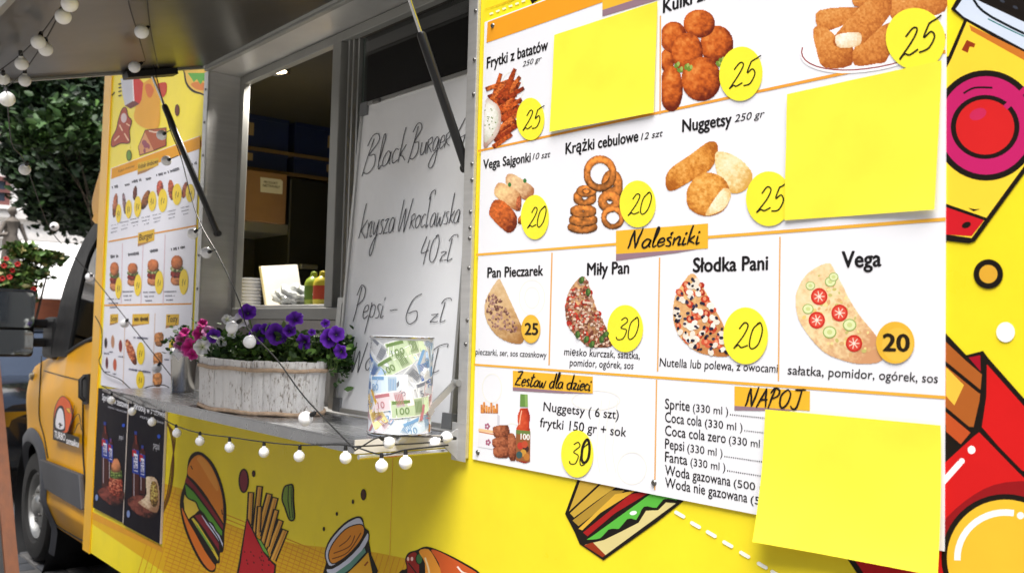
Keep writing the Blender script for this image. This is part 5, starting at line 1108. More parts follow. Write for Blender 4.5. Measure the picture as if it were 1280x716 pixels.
def leaf_cloud(centres, n_, size, seed, cols):
    r_ = np.random.default_rng(seed); k = r_.integers(len(centres), size=n_)
    C = np.array([c for c, _ in centres])[k]; R = np.array([q for _, q in centres])[k]; nrm = lambda a: a/np.maximum(np.linalg.norm(a, axis=1), 1e-9)[:, None]
    p_ = C+r_.normal(0, 1, (n_, 3))*R*.55; d = r_.normal(0, 1, (n_, 3)); d[:, 2] = np.abs(d[:, 2])*.5; d = nrm(d); u = nrm(np.cross(d, r_.normal(0, 1, (n_, 3)))); nn = np.cross(d, u)
    L_ = size*(.6+.8*r_.random((n_, 1))); w_ = L_*.3; d = d*L_; u = u*w_; nn = nn*w_
    Vv = np.stack([p_, p_+d*.35+u+nn*.3, p_+d*.75+u*.7+nn*.25, p_+d, p_+d*.75-u*.7+nn*.25, p_+d*.35-u+nn*.3, p_+d*.55], 1).reshape(-1, 3)
    F = (np.arange(n_)[:, None, None]*7+np.array([(0, 1, 6), (1, 2, 6), (2, 3, 6), (3, 4, 6), (4, 5, 6), (5, 0, 6)])[None]).reshape(-1, 3)
    cc_ = s2l(np.clip(np.array(cols, float)[r_.integers(len(cols), size=n_)]*(.75+.5*r_.random((n_, 1))), 0, 255)); cs = np.repeat(cc_, 7, 0)
    me = bpy.data.meshes.new('leaves'); me.vertices.add(len(Vv)); me.vertices.foreach_set('co', Vv.astype(np.float32).ravel()); me.loops.add(F.size); me.loops.foreach_set('vertex_index', F.astype(np.int32).ravel())
    me.polygons.add(len(F)); me.polygons.foreach_set('loop_start', np.arange(0, F.size, 3, dtype=np.int32)); me.update(calc_edges=True)
    at = me.color_attributes.new('Col', 'FLOAT_COLOR', 'POINT'); at.data.foreach_set('color', np.concatenate([cs, np.ones((len(cs), 1))], 1).astype(np.float32).ravel()); me.materials.append(M_LEAF); return me
def blooms(root, spots, meshes, base, seed):
    r_ = random.Random(seed)
    for i, (x, y, r, tilt) in enumerate(spots):
        px, py = zL([(x, y)])[0]; c_ = V(hit(px, py, 1, py_(px))); dist = (c_-CAMV).length; R_ = r/4.475*dist/FPX*1.12
        n_ = (CAMV-c_).normalized(); n_ = (n_+Vector((r_.uniform(-.5, .5), r_.uniform(-.4, .2), tilt))).normalized(); qn = n_.to_track_quat('Z', 'Y'); me = meshes[i % len(meshes)]
        o = place('bloom', me, c_, root, qn.to_euler(), (R_, R_, R_))
        b_ = Vector((base.x+(c_.x-base.x)*.5, base.y+(c_.y-base.y)*.5, base.z)); MB().tube([b_, (b_+c_)/2+Vector((0, 0, .01)), c_-n_*R_*.5], [.0022, .002, .0028], 6).build('stem', mat('stem_green', (86, 112, 50), .6), root, True)
topz = SZ+PH
def root_plant(name, x, y, label): return thing(name, (x, y, topz-.03), label, 'plant')
pp = root_plant('petunia_plant', -2.80, -.13, 'purple petunias blooming in the middle of the bark planter')
blooms(pp, [(490, 85, 44, .3), (755, 122, 44, .9), (555, 210, 50, .1), (655, 212, 56, .1), (800, 258, 44, -.2), (725, 190, 34, .6), (300, 222, 36, .2), (590, 180, 30, .5)], PURP, Vector((-2.82, -.13, topz-.03)), 1)
o = bpy.data.objects.new('leaves', leaf_cloud([((-2.66, -.03, topz+.03), (.05, .04, .04)), ((-2.74, -.08, topz+.035), (.08, .05, .045)), ((-2.82, -.14, topz+.03), (.08, .05, .05)), ((-2.9, -.2, topz+.02), (.07, .05, .04))], 1700, .026, 3, [(70, 100, 44), (90, 122, 56), (54, 80, 36), (116, 142, 72)])); COL.objects.link(o); adopt(o, pp); tag(o, kind='stuff')
pe = root_plant('petunia_plant', -2.66, -.02, 'dark purple petunias spilling over the planter end beside the whiteboard')
blooms(pe, [(950, 235, 50, .1), (1005, 312, 40, -.2), (990, 210, 42, .3), (925, 150, 24, .6), (850, 200, 20, .6)], PURP, Vector((-2.64, -.02, topz-.02)), 2)
o = bpy.data.objects.new('leaves', leaf_cloud([((-2.62, .0, topz+.04), (.03, .03, .05)), ((-2.62, .0, topz+.0), (.025, .03, .05))], 200, .024, 4, [(52, 84, 34), (70, 104, 42), (40, 66, 28)])); COL.objects.link(o); adopt(o, pe); tag(o, kind='stuff')
pw = root_plant('petunia_plant', -3.02, -.24, 'white petunias at the cab end of the bark planter')
blooms(pw, [(450, 132, 42, .3), (375, 128, 26, .4), (232, 285, 40, -.1), (345, 255, 26, -.1), (400, 215, 22, .2)], WHT, Vector((-3.05, -.24, topz-.02)), 3)
o = bpy.data.objects.new('leaves', leaf_cloud([((-2.98, -.22, topz+.03), (.07, .05, .05)), ((-3.06, -.2, topz+.0), (.05, .05, .03))], 600, .026, 5, [(58, 90, 38), (74, 108, 46), (40, 66, 28)])); COL.objects.link(o); adopt(o, pw); tag(o, kind='stuff')
# steel cup with pink petunias
cc = hit(228, 490, 2, SZ); CC = Vector((hit(229, 470, 1, -.085)[0], -.085, SZ)); ds_ = (CC-CAMV).length; ds_ = float(-((ROT.T @ (np.array(CC)-CAM))[2])); R1 = 16.2/FPX*ds_; HC = 45/FPX*ds_
cup = thing('steel_cup', CC, 'brushed steel cup with a crumpled white lining on the counter', 'cup')
MB().lathe([(0, .001), (R1*.84, .001), (R1*.86, .004), (R1*.98, HC*.96), (R1, HC), (R1*.97, HC), (R1*.85, .02)], CC, 36).build('cup_body', mat('cup_steel', (190, 188, 184), .22, metal=1.0, var=.1, scale=5, stretch=(12, 12, 1)), cup, True)
pm = MB(); nn = 48; vs = []
for i, (f, z) in enumerate(((.9, -.02), (1.0, .0), (1.12, .012), (1.04, .024), (.6, .028), (.1, .03))):
    for k in range(nn): a = 2*math.pi*k/nn; j = 1+.07*math.sin(7*a+i)+.05*math.sin(13*a+i*2); vs.append((CC.x+R1*f*j*math.cos(a), CC.y+R1*f*j*math.sin(a), CC.z+HC+z*(.7+.5*math.sin(5*a+i)**2)))
pm.add(vs, [(i*nn+k, i*nn+(k+1) % nn, (i+1)*nn+(k+1) % nn, (i+1)*nn+k) for i in range(5) for k in range(nn)]); pm.build('paper_lining', mat('white_tissue', (240, 240, 242), .8, bump=.2, bscale=80), cup, True)
pk = thing('petunia_plant', (CC.x, CC.y, CC.z+HC), 'bright pink petunias bunched in the steel cup', 'plant')
def py_(px): return CC.y-.03+(px-228)*.0006
blooms(pk, [(222, 205, 40, .3), (268, 195, 32, .6), (165, 285, 44, 0), (125, 240, 34, .2), (182, 325, 28, -.1), (112, 275, 32, 0), (135, 200, 26, .5), (150, 310, 26, 0), (240, 150, 24, .6)], PNK, Vector((CC.x, CC.y, CC.z+HC)), 4)
o = bpy.data.objects.new('leaves', leaf_cloud([((CC.x, CC.y, CC.z+HC+.05), (.05, .05, .05))], 200, .022, 6, [(58, 90, 38), (74, 108, 46)])); COL.objects.link(o); adopt(o, pk); tag(o, kind='stuff')

# ================================================================ money tin printed with banknotes
tb = hit(499, 546, 2, SZ); dt = 1.0
TC = Vector((tb[0], tb[1], SZ)); dirv = Vector((TC.x, TC.y+1.5, 0)); 
depth = float(-((ROT.T @ (np.array(TC)-CAM))[2])); TR_ = 39/FPX*depth*.985; TC = TC+dirv.normalized()*TR_*.92; depth = float(-((ROT.T @ (np.array(TC)-CAM))[2])); TR_ = 39/FPX*depth; TH = 122/FPX*depth
tin = thing('money_tin', TC, 'round tin money box printed all over with euro banknotes', 'money box')
MB().lathe([(0, .001), (TR_, .001), (TR_+.002, .003), (TR_+.002, .007), (TR_, .009), (TR_, TH-.008), (TR_+.0015, TH-.006), (TR_+.0015, TH-.001), (TR_-.004, TH), (TR_-.006, TH-.006), (0, TH-.006)], TC, 48).build('tin_body', mat('tin_print_ground', (226, 230, 236), .28, var=.06, scale=14, spec=.5), tin, True)
for z_ in (.006, TH-.003): MB().tube([(TC.x+(TR_+.0015)*math.cos(t), TC.y+(TR_+.0015)*math.sin(t), TC.z+z_) for t in np.linspace(0, 2*math.pi, 49)], .0024, 8, caps=False).build('rim', M_CHROME, tin, True)
fang = math.atan2(CAM[1]-TC.y, CAM[0]-TC.x)
def tin_map(P, off):      # P: u across in -1..1 (front half), v height in 0..1
    P = np.asarray(P, float).copy(); P[:, 1] = np.clip(P[:, 1], 0, 1); a = fang+P[:, 0]*math.pi/2; r = TR_+off; return np.stack([TC.x+r*np.cos(a), TC.y+r*np.sin(a), TC.z+.01+P[:, 1]*(TH-.02)], 1)
rt = random.Random(21); NOTE = [((186, 202, 168), (110, 136, 84), '100'), ((228, 186, 122), (190, 130, 60), '50'), ((166, 190, 218), (70, 106, 176), '20'), ((236, 214, 150), (200, 160, 60), '200'), ((224, 204, 208), (184, 120, 126), '10'), ((196, 200, 206), (120, 124, 134), '5'), ((206, 222, 236), (120, 160, 200), '20')]
def note(cx, cy, w_, h_, rot, kind):
    l, d, tx = NOTE[kind]; q = Print(.0003+.0006*(cnt[0] % 14)/14*3, tin_map); cnt[0] += 1; c_, s_ = math.cos(rot), math.sin(rot); asp = (math.pi/2*TR_)/TH
    def mp(pts): return [(cx+(x*c_-y*s_), cy+(x*s_+y*c_)*asp) for x, y in pts]
    def g(x0, y0, x1, y1, col): 
        n_ = 8; top = [(x0+(x1-x0)*i/n_, y1) for i in range(n_+1)]; bot = [(x0+(x1-x0)*i/n_, y0) for i in range(n_+1)]
        q._add(mp(bot+top), [(i, i+1, n_+1+i+1, n_+1+i) for i in range(n_)], col)
    q.STEP = .00008
    g(-w_, -h_, w_, h_, (240, 242, 240)); g(-w_*.96, -h_*.92, w_*.96, h_*.92, l); g(w_*.1, -h_*.8, w_*.5, h_*.8, tuple(np.array(l)*.85)); g(-w_*.9, h_*.5, -w_*.1, h_*.85, d); g(w_*.62, -h_*.85, w_*.92, h_*.85, tuple(min(255, v*1.12) for v in l))
    for k in range(5): x = w_*(.14+.07*k); g(x, -h_*.6, x+w_*.03, h_*.6, d)
    v_, f_ = text_mesh(tx, .03); sc = h_*.85; q._add(mp([(-w_*.85+x*sc*1.2, -h_*.62+y*sc*1.2) for x, y in v_]), f_, d)
    q.build('banknote_print', tin, M_PAPER)
cnt = [0]
for cx, cy, rot, k in ((-.55, .88, -.5, 5), (.1, .93, .3, 0), (.62, .9, 1.2, 6), (-.1, .76, .55, 0), (.55, .66, 1.9, 2), (-.75, .70, -.6, 2), (.2, .58, .9, 5), (-.3, .52, .05, 6), (.75, .50, .3, 5), (-.8, .42, 1.2, 2), (-.6, .25, -1.0, 3), (-.15, .35, .2, 4), (.25, .28, .12, 0), (.65, .32, 1.4, 4), (.05, .1, -.5, 6), (.5, .1, .4, 6), (-.45, .08, .9, 4), (-.85, .1, 1.3, 4), (.9, .15, 1.6, 1), (.9, .75, 1.7, 6)): note(cx, cy, .44, .20, rot, k)

# ================================================================ string lights
M_BULB = mat('bulb_opal', (242, 242, 244), .25, var=.02, spec=.5)
M_BULB.node_tree.nodes['Principled BSDF'].inputs['Subsurface Weight'].default_value = .0
BR = .0200
bm_ = MB(); bm_.lathe([(0, -BR)]+[(BR*math.sin(t), -BR*math.cos(t)) for t in np.linspace(.25, 2.75, 12)]+[(BR*.36, BR*1.05), (BR*.3, BR*1.2)], (0, 0, 0), 20); BULB = bm_.mesh('bulb', M_BULB, True)
so_ = MB(); so_.lathe([(.0062, BR*1.02), (.0066, BR*1.5), (.0052, BR*2.0), (0, BR*2.05)], (0, 0, 0), 12); SOCK = so_.mesh('socket', M_BLACK, True)
M_CABLE = mat('cable_black', (24, 24, 24), .55)
def hatch_pt(px, py, n=-.02):
    r = ROT @ _ray(px, py); o = hp(0, 0, n); t = (np.array(o)-CAM).dot(np.array(hn))/r.dot(np.array(hn)); return V(CAM+r*t)
def string(label, cables, bulbs, R0=.020, r=.0019):
    k_ = R0/BR
    a0 = cables[0][0]; t = thing('string_light', a0, label, 'string light', 'globe string lights on the food truck')
    for c_ in cables: MB().tube([Vector(q) for q in catmull([tuple(q) for q in c_], 6)], r, 6).build('cable', M_CABLE, t, True)
    for b, top in bulbs:
        d = (top-b); d = d.normalized() if d.length > 1e-4 else Vector((0, 0, 1)); e = d.to_track_quat('Z', 'Y').to_euler()
        o = place('bulb', BULB, b, t, e, (k_, k_, k_)); s_ = bpy.data.objects.new('socket', SOCK); COL.objects.link(s_); s_.parent = o
        e_ = b+d*R0*1.9
        if (top-e_).length > .006: MB().tube([e_, (e_+top)/2, top], r*.9, 6).build('lead', M_CABLE, t, True)
def Y(px, py, y): return V(hit(px, py, 1, y))
ys = -.335
string('globe string light along the underside of the steel counter', [[Y(*q, ys) for q in ((128, 482), (140, 489), (166, 501), (191, 514), (216, 530), (250, 541), (287, 546), (330, 552), (375, 556), (432, 556), (477, 568), (507, 562), (560, 556))]],
       [(Y(*b, ys), Y(*tq, ys)) for b, tq in (((139, 500), (140, 489)), ((165, 514), (166, 501)), ((190, 527), (191, 514)), ((221, 541), (220, 531)), ((250, 551), (250, 541)), ((287, 559), (287, 547)), ((330, 565), (330, 553)), ((374, 570), (375, 557)), ((432, 572), (432, 557)), ((477, 582), (477, 569)), ((507, 578), (507, 563)))], .0145)
xr = SX1+.03
def Xp(px, py, x=xr): q = hit(px, py, 0, x); return Vector((x, q[1], q[2]))
string('short globe string light looped round the counter end below the money tin', [[Xp(443, 563), Xp(455, 556), Xp(475, 546), Xp(510, 545), Xp(558, 546)], [Xp(440, 558), Xp(480, 556), Xp(520, 554), Xp(556, 551)]],
       [(Xp(486, 553), Xp(478, 548)), (Xp(543, 553), Xp(550, 548)), (Xp(558, 546), Xp(565, 547))], .0152)
yd = -.27
string('globe string light hanging from the hatch strut down into the planter', [[Y(187, 60, yd), Y(199, 110, yd), Y(212, 160, yd), Y(226, 196, yd), Y(240, 250, yd), Y(252, 283, yd), Y(272, 318, yd), Y(290, 355, yd), Y(302, 385, yd), Y(310, 410, yd), Y(345, 448, yd-.03), Y(375, 489, -.325), Y(400, 517, -.33), Y(443, 561, -.335)]],
       [(Y(202, 169, yd), Y(213, 163, yd)), (Y(208, 201, yd), Y(222, 195, yd)), (Y(241, 292, yd), Y(252, 283, yd)), (Y(258, 316, yd), Y(270, 312, yd)), (Y(290, 409, yd-.05), Y(303, 398, yd-.03)), (Y(312, 427, yd-.05), Y(318, 416, yd-.03)), (Y(382, 523, -.345), Y(396, 514, -.335))], .0188)
C3_ = [(2, 108, -.97), (8, 116, -.95), (15, 180, -.8), (32, 206, -.7), (62, 285, -.4), (90, 318, -.25), (116, 346, -.16), (159, 400, -.13), (200, 452, -.11), (214, 470, -.1)]
string('globe string light stretched from the hatch corner past the cab window', [[Y(*q) for q in C3_]], [(Y(9, 124, -.95), Y(8, 116, -.95)), (Y(31, 212, -.7), Y(33, 206, -.7)), (Y(68, 283, -.37), Y(64, 284, -.4)), (Y(112, 346, -.16), Y(117, 342, -.16)), (Y(156, 404, -.13), Y(159, 400, -.13)), (Y(196, 460, -.11), Y(200, 453, -.11))])
HP_ = hatch_pt
string('globe string light pinned in two strands along the hatch rim', [[HP_(104, -14), HP_(79, 6), HP_(52, 42), HP_(25, 69), HP_(0, 88), HP_(-20, 102)], [HP_(100, -14), HP_(80, 8), HP_(57, 50), HP_(31, 88), HP_(10, 108)]],
       [(HP_(87, 5, -.045), HP_(81, 4)), (HP_(79, 21, -.045), HP_(73, 15)), (HP_(48, 53, -.045), HP_(51, 43)), (HP_(57, 62, -.05), HP_(57, 50)), (HP_(27, 80, -.045), HP_(26, 69)), (HP_(31, 101, -.05), HP_(31, 89)), (HP_(4, 99, -.045), HP_(4, 86))])
string('globe string light dropping from the hatch lining above the black strut bracket', [[HP_(157, -12, -.03), HP_(163, 12, -.03), HP_(173, 45, -.03), HP_(182, 76, -.03)], [HP_(183, -12, -.03), HP_(186, 20, -.03), HP_(190, 48, -.03), HP_(198, 85, -.03)]],
       [(HP_(168, 84, -.05), HP_(181, 77, -.03)), (HP_(177, 40, -.05), HP_(187, 33, -.03))])
cb_ = thing('power_cable', Y(120, 395, -.02), 'thin black cable drooping across the foot of the left menu board', 'cable')
MB().tube([V(W(*q, .02)) for q in catmull([(119, 395), (127, 412), (127, 440), (124, 452), (132, 466), (150, 474), (168, 488), (186, 483), (204, 481), (214, 486)], 6)], .0025, 6).build('cable_run', M_CABLE, cb_, True)

# ================================================================ kitchen contents seen through the window
XI = -4.72
def XB(px, py, x=XI): q = hit(px, py, 0, x); return q
def rack_box(name, pts, x0, depth, m, label, cat, group=None, bev=.006):
    a, b = XB(*pts[0], x0), XB(*pts[1], x0); y0, y1 = min(a[1], b[1]), max(a[1], b[1]); z0, z1 = min(a[2], b[2]), max(a[2], b[2])
    t = thing(name, (x0-depth/2, (y0+y1)/2, z0), label, cat, group); return t, y0, y1, z0, z1
M_CRATE = mat('blue_crate', (24, 36, 84), .5, var=.15); M_CARD = mat('cardboard', (138, 104, 80), .85, var=.12, scale=8); M_WOODSH = mat('shelf_board', (94, 74, 54), .7, var=.2, scale=6, stretch=(1, 8, 1))
rk = thing('storage_rack', (XI-.2, .9, .87), 'storage rack with wooden boards on the kitchen bulkhead', 'rack')
za = XB(300, 181)[2]; zb_ = XB(300, 207)[2]; zc = XB(300, 276)[2]
for z in (za, zb_): MB().box((-5.13, .22, z-.02), (XI+.005, 1.9, z)).build('board', M_WOODSH, rk)
MB().box((-5.13, .22, zc-.05), (XI+.01, .92, zc)).build('board', M_ALU, rk)
for y in (.21, 1.92): MB().box((-5.13, y, .87), (-5.09, y+.02, 2.6)).build('upright', M_SCREW, rk)
for zz, hh, lab in ((za, .17, 'top'), (zb_, .10, 'lower')):
    for k, y in enumerate((.30, .86, 1.42)):
        t = thing('blue_crate', (XI-.2, y+.25, zz), 'blue plastic crate on the %s rack board' % ('upper' if lab == 'top' else 'lower'), 'crate', 'blue crates on the rack'); m = MB(); m.box((-5.1, y, zz+.001), (XI-.004, y+.52, zz+.016)); m.box((-5.1, y, zz+.016), (-5.085, y+.52, zz+hh)); m.box((XI-.02, y, zz+.016), (XI-.004, y+.52, zz+hh)); m.box((-5.085, y, zz+.016), (XI-.02, y+.015, zz+hh)); m.box((-5.085, y+.505, zz+.016), (XI-.02, y+.52, zz+hh)); m.box((XI-.006, y-.002, zz+hh-.02), (XI, y+.522, zz+hh+.002)); m.build('tub', M_CRATE, t)
        MB().box((XI-.004, y+.2, zz+hh*.35), (XI-.002, y+.32, zz+hh*.75)).build('paper_label', mat('dull_label', (140, 120, 96), .8), t)
fb = thing('foil_bag', (XI-.15, .7, za+.18), 'crumpled shiny foil bag lying on the upper crates', 'bag'); mesh_ = bmesh.new(); bmesh.ops.create_icosphere(mesh_, subdivisions=4, radius=1)
for v_ in mesh_.verts: n_ = math.sin(v_.co.x*9+v_.co.y*5)*.09+math.sin(v_.co.z*14+v_.co.x*6)*.07+math.sin(v_.co.y*17)*.06; v_.co = v_.co*(1+n_); v_.co = Vector((XI-.16+v_.co.x*.14, .68+v_.co.y*.38, za+.23+v_.co.z*.07))
me = bpy.data.meshes.new('foil'); mesh_.to_mesh(me); mesh_.free(); me.materials.append(mat('foil', (196, 196, 198), .22, metal=.15, bump=.6, bscale=26, spec=.9)); o = bpy.data.objects.new('foil', me); COL.objects.link(o); adopt(o, fb)
t, y0, y1, z0, z1 = rack_box('cardboard_box', ((296, 209), (357, 273)), XI+.04, .3, None, 'brown cardboard box with a white printed label under the rack', 'box'); z0 = zc+.001; z1 = min(z1, zb_-.022)
MB().box((XI-.3, y0, z0), (XI+.04, y1, z1), bev=.004).build('carton', M_CARD, t)
la, lb_ = XB(326, 222, XI+.042), XB(354, 243, XI+.042)
def card_map(P, off): 
    P = np.asarray(P); return np.array([hit(q[0], q[1], 0, XI+.042+off) for q in P])
q = Print(.0005, card_map); q.fill([(325.5, 221.5), (351, 224.5), (353.5, 227), (353, 243), (325.5, 240)], (214, 210, 206)); q.text('PRODUKT', (330, 229), (347, 231), 3, (60, 56, 60), .02); q.text('NIETRWAŁY', (328.5, 233.2), (350, 235.6), 3, (60, 56, 60), .02); q.build('label_print', t, M_PAPER)
fr_ = thing('fridge', (XI-.1, 1.25, .87), 'dark fridge with a long handle behind the window', 'fridge'); a, b = XB(358, 240), XB(408, 240)
MB().box((-5.12, a[1]+.01, .87), (XI+.02, 1.9, zb_-.03), bev=.01).build('cabinet', mat('fridge_black', (34, 34, 36), .4), fr_); q0, q1 = XB(371, 333), XB(392, 335); MB().box((XI+.022, q0[1], q0[2]-.012), (XI+.05, q1[1], q0[2]+.012), bev=.004).build('handle', M_ALU, fr_)
wt = thing('worktop', (-3.9, .6, .87), 'steel kitchen worktop behind the serving window', 'worktop'); zw = hit(340, 384, 1, .4)[2]
MB().box((-4.69, .19, zw-.03), (-2.1, .75, zw), bev=.004).build('top', M_STEEL, wt); MB().box((-4.66, .24, .87), (-2.14, .7, zw-.031)).build('cabinet', M_DARK, wt)
def wtop(px, y): q = hit(px, 300, 1, y); return q[0]
pb = thing('paper_stack', (wtop(352, .45), .45, zw), 'tilted stack of white paper trays on the worktop', 'paper trays')
for k in range(5):
    a = V(hit(338+k*1.5, 365, 1, .42+k*.01)); m = MB(); x = a.x+k*.012; m.obox((x, .47, zw+.10), Vector((.004, 0, .001)), Vector((0, .09, .01)), Vector((-.02, -.01, .095))); m.build('tray', mat('paper_white', (206, 200, 192), .8), pb)
bg_ = thing('plastic_bag', (wtop(372, .3), .3, zw), 'crumpled clear plastic bag on the worktop edge', 'bag'); mesh_ = bmesh.new(); bmesh.ops.create_icosphere(mesh_, subdivisions=4, radius=1); bc = V(hit(366, 378, 1, .30))
for v_ in mesh_.verts: n_ = math.sin(v_.co.x*8+v_.co.y*7)*.1+math.sin(v_.co.z*13+v_.co.x*9)*.08; v_.co = v_.co*(1+n_); v_.co = Vector((bc.x+v_.co.x*.13, bc.y+v_.co.y*.06, max(zw+.001, zw+.04+v_.co.z*.05)))
me = bpy.data.meshes.new('film'); mesh_.to_mesh(me); mesh_.free(); me.materials.append(mat('plastic_film', (206, 210, 210), .2, bump=.4, bscale=40, spec=.8)); o = bpy.data.objects.new('film', me); COL.objects.link(o); adopt(o, bg_)
for px, cols, lab in ((391, ((150, 170, 60), (96, 130, 40)), 'green sauce bottle on the worktop by the mullion'), (402, ((206, 190, 60), (176, 60, 30)), 'yellow sauce bottle with red label on the worktop by the mullion')):
    c_ = hit(px, 386, 1, .32); t = thing('sauce_bottle', (c_[0], .32, zw), lab, 'bottle'); MB().lathe([(0, .001), (.034, .001), (.036, .01), (.036, .09), (.03, .105), (.014, .118), (.012, .135), (0, .14)], (c_[0], .32, zw), 20).build('bottle_body', mat('bottle_%d' % px, cols[0], .35), t, True); MB().lathe([(.0365, .025), (.0365, .08)], (c_[0], .32, zw), 20).build('bottle_label', mat('bottle_label_%d' % px, cols[1], .5), t, True)
cp = thing('cup_stack', (wtop(310, .5), .5, zw), 'grey stack of plastic lids on the worktop corner', 'cup stack'); c_ = hit(313, 360, 1, .5); cm = MB().lathe([(.0, 0), (.05, 0), (.055, .012), (.05, .016)], (0, 0, 0), 20).mesh('lid', mat('lid_grey', (130, 130, 134), .4), True)
for k in range(9): place('lid', cm, (c_[0]+.002*math.sin(k*3), .5, zw+.001+k*.0165), cp)
sp = thing('snack_display', (mx+.1, .62, .87), 'yellow and white printed snack box seen through the glass beside the mullion', 'display box')
c_ = hit(433, 310, 1, .6); z1_ = hit(433, 228, 1, .6)[2]; z0_ = hit(433, 388, 1, .6)[2]; MB().box((c_[0]-.14, .60, zw+.001), (c_[0]+.12, .68, z1_)).build('carton', M_CARD, sp)
q = Print(.0, lambda P, off: wall_map(P, off-.5985)); q.fill([(418, 230), (452, 226), (452, 246), (418, 249)], (214, 180, 30)); q.fill([(418, 249), (452, 246), (452, 262), (418, 264)], (110, 74, 30)); q.fill([(418, 264), (452, 262), (452, 322), (418, 322)], (200, 204, 216)); q.fill([(418, 322), (452, 322), (452, 340), (418, 340)], (176, 110, 40))
for i in range(14): x = 423+rr.random()*22; y = 282+rr.random()*32; q.line([(x, y), (x+3, y-6), (x+5, y+2)], 1.3, (50, 56, 80))
q.build('carton_print', sp, M_PAPER)
# ================================================================ the place around the truck
def struct(o, label=None): o['kind'] = 'structure'; return o
gm = MB(); gm.add([(-150, -150, -.012), (150, -150, -.012), (150, 150, -.012), (-150, 150, -.012)], [(0, 1, 2, 3)])
ground = struct(gm.build('ground', mat('granite_ground', (104, 102, 99), .85, var=.25, scale=1.5, bump=.2, bscale=8)))
# granite setts laid around the front wheel, row by row
rs = random.Random(9); sett_m = [mat('sett_%d' % k, c, .75, var=.25, scale=20, bump=.3, bscale=50) for k, c in enumerate(((92, 92, 94), (108, 106, 104), (80, 82, 86)))]
sett_me = []
for k in range(6):
    m = MB(); m.box((-.088, -.058, -.04), (.088, .058, .0+.002*rs.random()), bev=.008); sett_me.append(m.mesh('sett', sett_m[k % 3], True))
for i in range(15):
    for j in range(19):
        x = -8.6+i*.19+(.095 if j % 2 else 0); y = -.75+j*.128
        place('sett', sett_me[rs.randrange(6)], (x+rs.uniform(-.003, .003), y+rs.uniform(-.003, .003), rs.uniform(-.004, 0)), ground, (0, 0, rs.uniform(-.02, .02)))
# white town house across the square
def facade_x(xf): return xf
XF = -34.0
bl = thing('town_house', (XF-4, 6, 0), 'bright white town house behind the tree', 'building')
M_WH = mat('white_render', (236, 234, 230), .8, var=.04, scale=.6)
MB().box((XF-8, -18, 0), (XF, 34, 18)).build('wall', M_WH, bl)
def FX(px, py): return hit(px, py, 0, XF)
for py in (272, 297, 338): z = FX(60, py)[2]; MB().box((XF+.002, -18, z-.14), (XF+.22, 34, z+.10)).build('cornice', mat('cornice_grey', (214, 210, 206), .8), bl)
M_PANE = mat('dark_pane', (58, 66, 80), .1, var=.1, spec=.6); M_WINF = mat('window_frame_brown', (112, 70, 66), .6)
def bwin(px0, py0, px1, py1, m=M_WINF):
    a, b = FX(px0, py0), FX(px1, py1); y0, y1, z0, z1 = min(a[1], b[1]), max(a[1], b[1]), min(a[2], b[2]), max(a[2], b[2])
    w_ = MB(); t_ = .14; w_.box((XF+.003, y0, z0), (XF+.12, y0+t_, z1)); w_.box((XF+.003, y1-t_, z0), (XF+.12, y1, z1)); w_.box((XF+.003, y0+t_, z1-t_), (XF+.12, y1-t_, z1)); w_.box((XF+.003, y0+t_, z0), (XF+.12, y1-t_, z0+t_)); w_.box((XF+.003, y0+t_, (z0+z1)/2-.05), (XF+.10, y1-t_, (z0+z1)/2+.05)); o = w_.build('window', m, bl)
    MB().box((XF+.003, y0+t_, z0+t_), (XF+.03, y1-t_, z1-t_)).build('pane', M_PANE, o); MB().box((XF+.003, y0-.15, z0-.12), (XF+.3, y1+.15, z0-.004)).build('sill', M_WH, o)
bwin(-26, 218, 11, 258); bwin(-14, 140, 10, 172); bwin(40, 234, 60, 270); bwin(70, 150, 96, 200); bwin(120, 225, 150, 268); bwin(180, 220, 215, 266); bwin(44, 100, 66, 128)
for y in np.arange(14, 33, 4.2):
    for z in (2.2, 6.4, 10.6): 
        o = MB().box((XF+.003, y, z), (XF+.08, y+1.4, z+2.2)).build('window', M_WINF, bl); MB().box((XF+.081, y+.15, z+.15), (XF+.1, y+1.25, z+2.05)).build('pane', M_PANE, o)
# unseen houses added behind the camera to block low sky light and darken reflections
def unseen_house(label, a, b, col, face):
    t = thing('town_house', ((a[0]+b[0])/2, (a[1]+b[1])/2, 0), label, 'building'); MB().box((*a, 0), (*b, 12.5)).build('wall', mat('render_'+face, col, .85, var=.1, scale=.5), t)
    MB().prism([(a[0], a[1], 12.51), (b[0], a[1], 12.51), (b[0], (a[1]+b[1])/2, 16.0), (a[0], (a[1]+b[1])/2, 16.0)], (0, .2, 0)).build('roof', mat('roof_tiles', (126, 70, 54), .85), t)
    L0, L1 = (a[0], b[0]) if face == 'y' else (a[1], b[1])
    for u in np.arange(L0+2, L1-2, 3.6):
        for z in (1.4, 5.0, 8.6):
            q0, q1 = ((u, b[1]+.003, z), (u+1.3, b[1]+.06, z+2.1)) if face == 'y' else ((a[0]-.06, u, z), (a[0]-.003, u+1.3, z+2.1)); MB().box(q0, q1).build('window', M_PANE, t)
unseen_house('unseen ochre town house added opposite the serving hatch to cut low sky light', (-34, -36), (36, -26), (176, 150, 112), 'y')
unseen_house('unseen grey town house added behind the truck tail to darken reflections', (34, -25), (44, 30), (150, 146, 140), 'x')
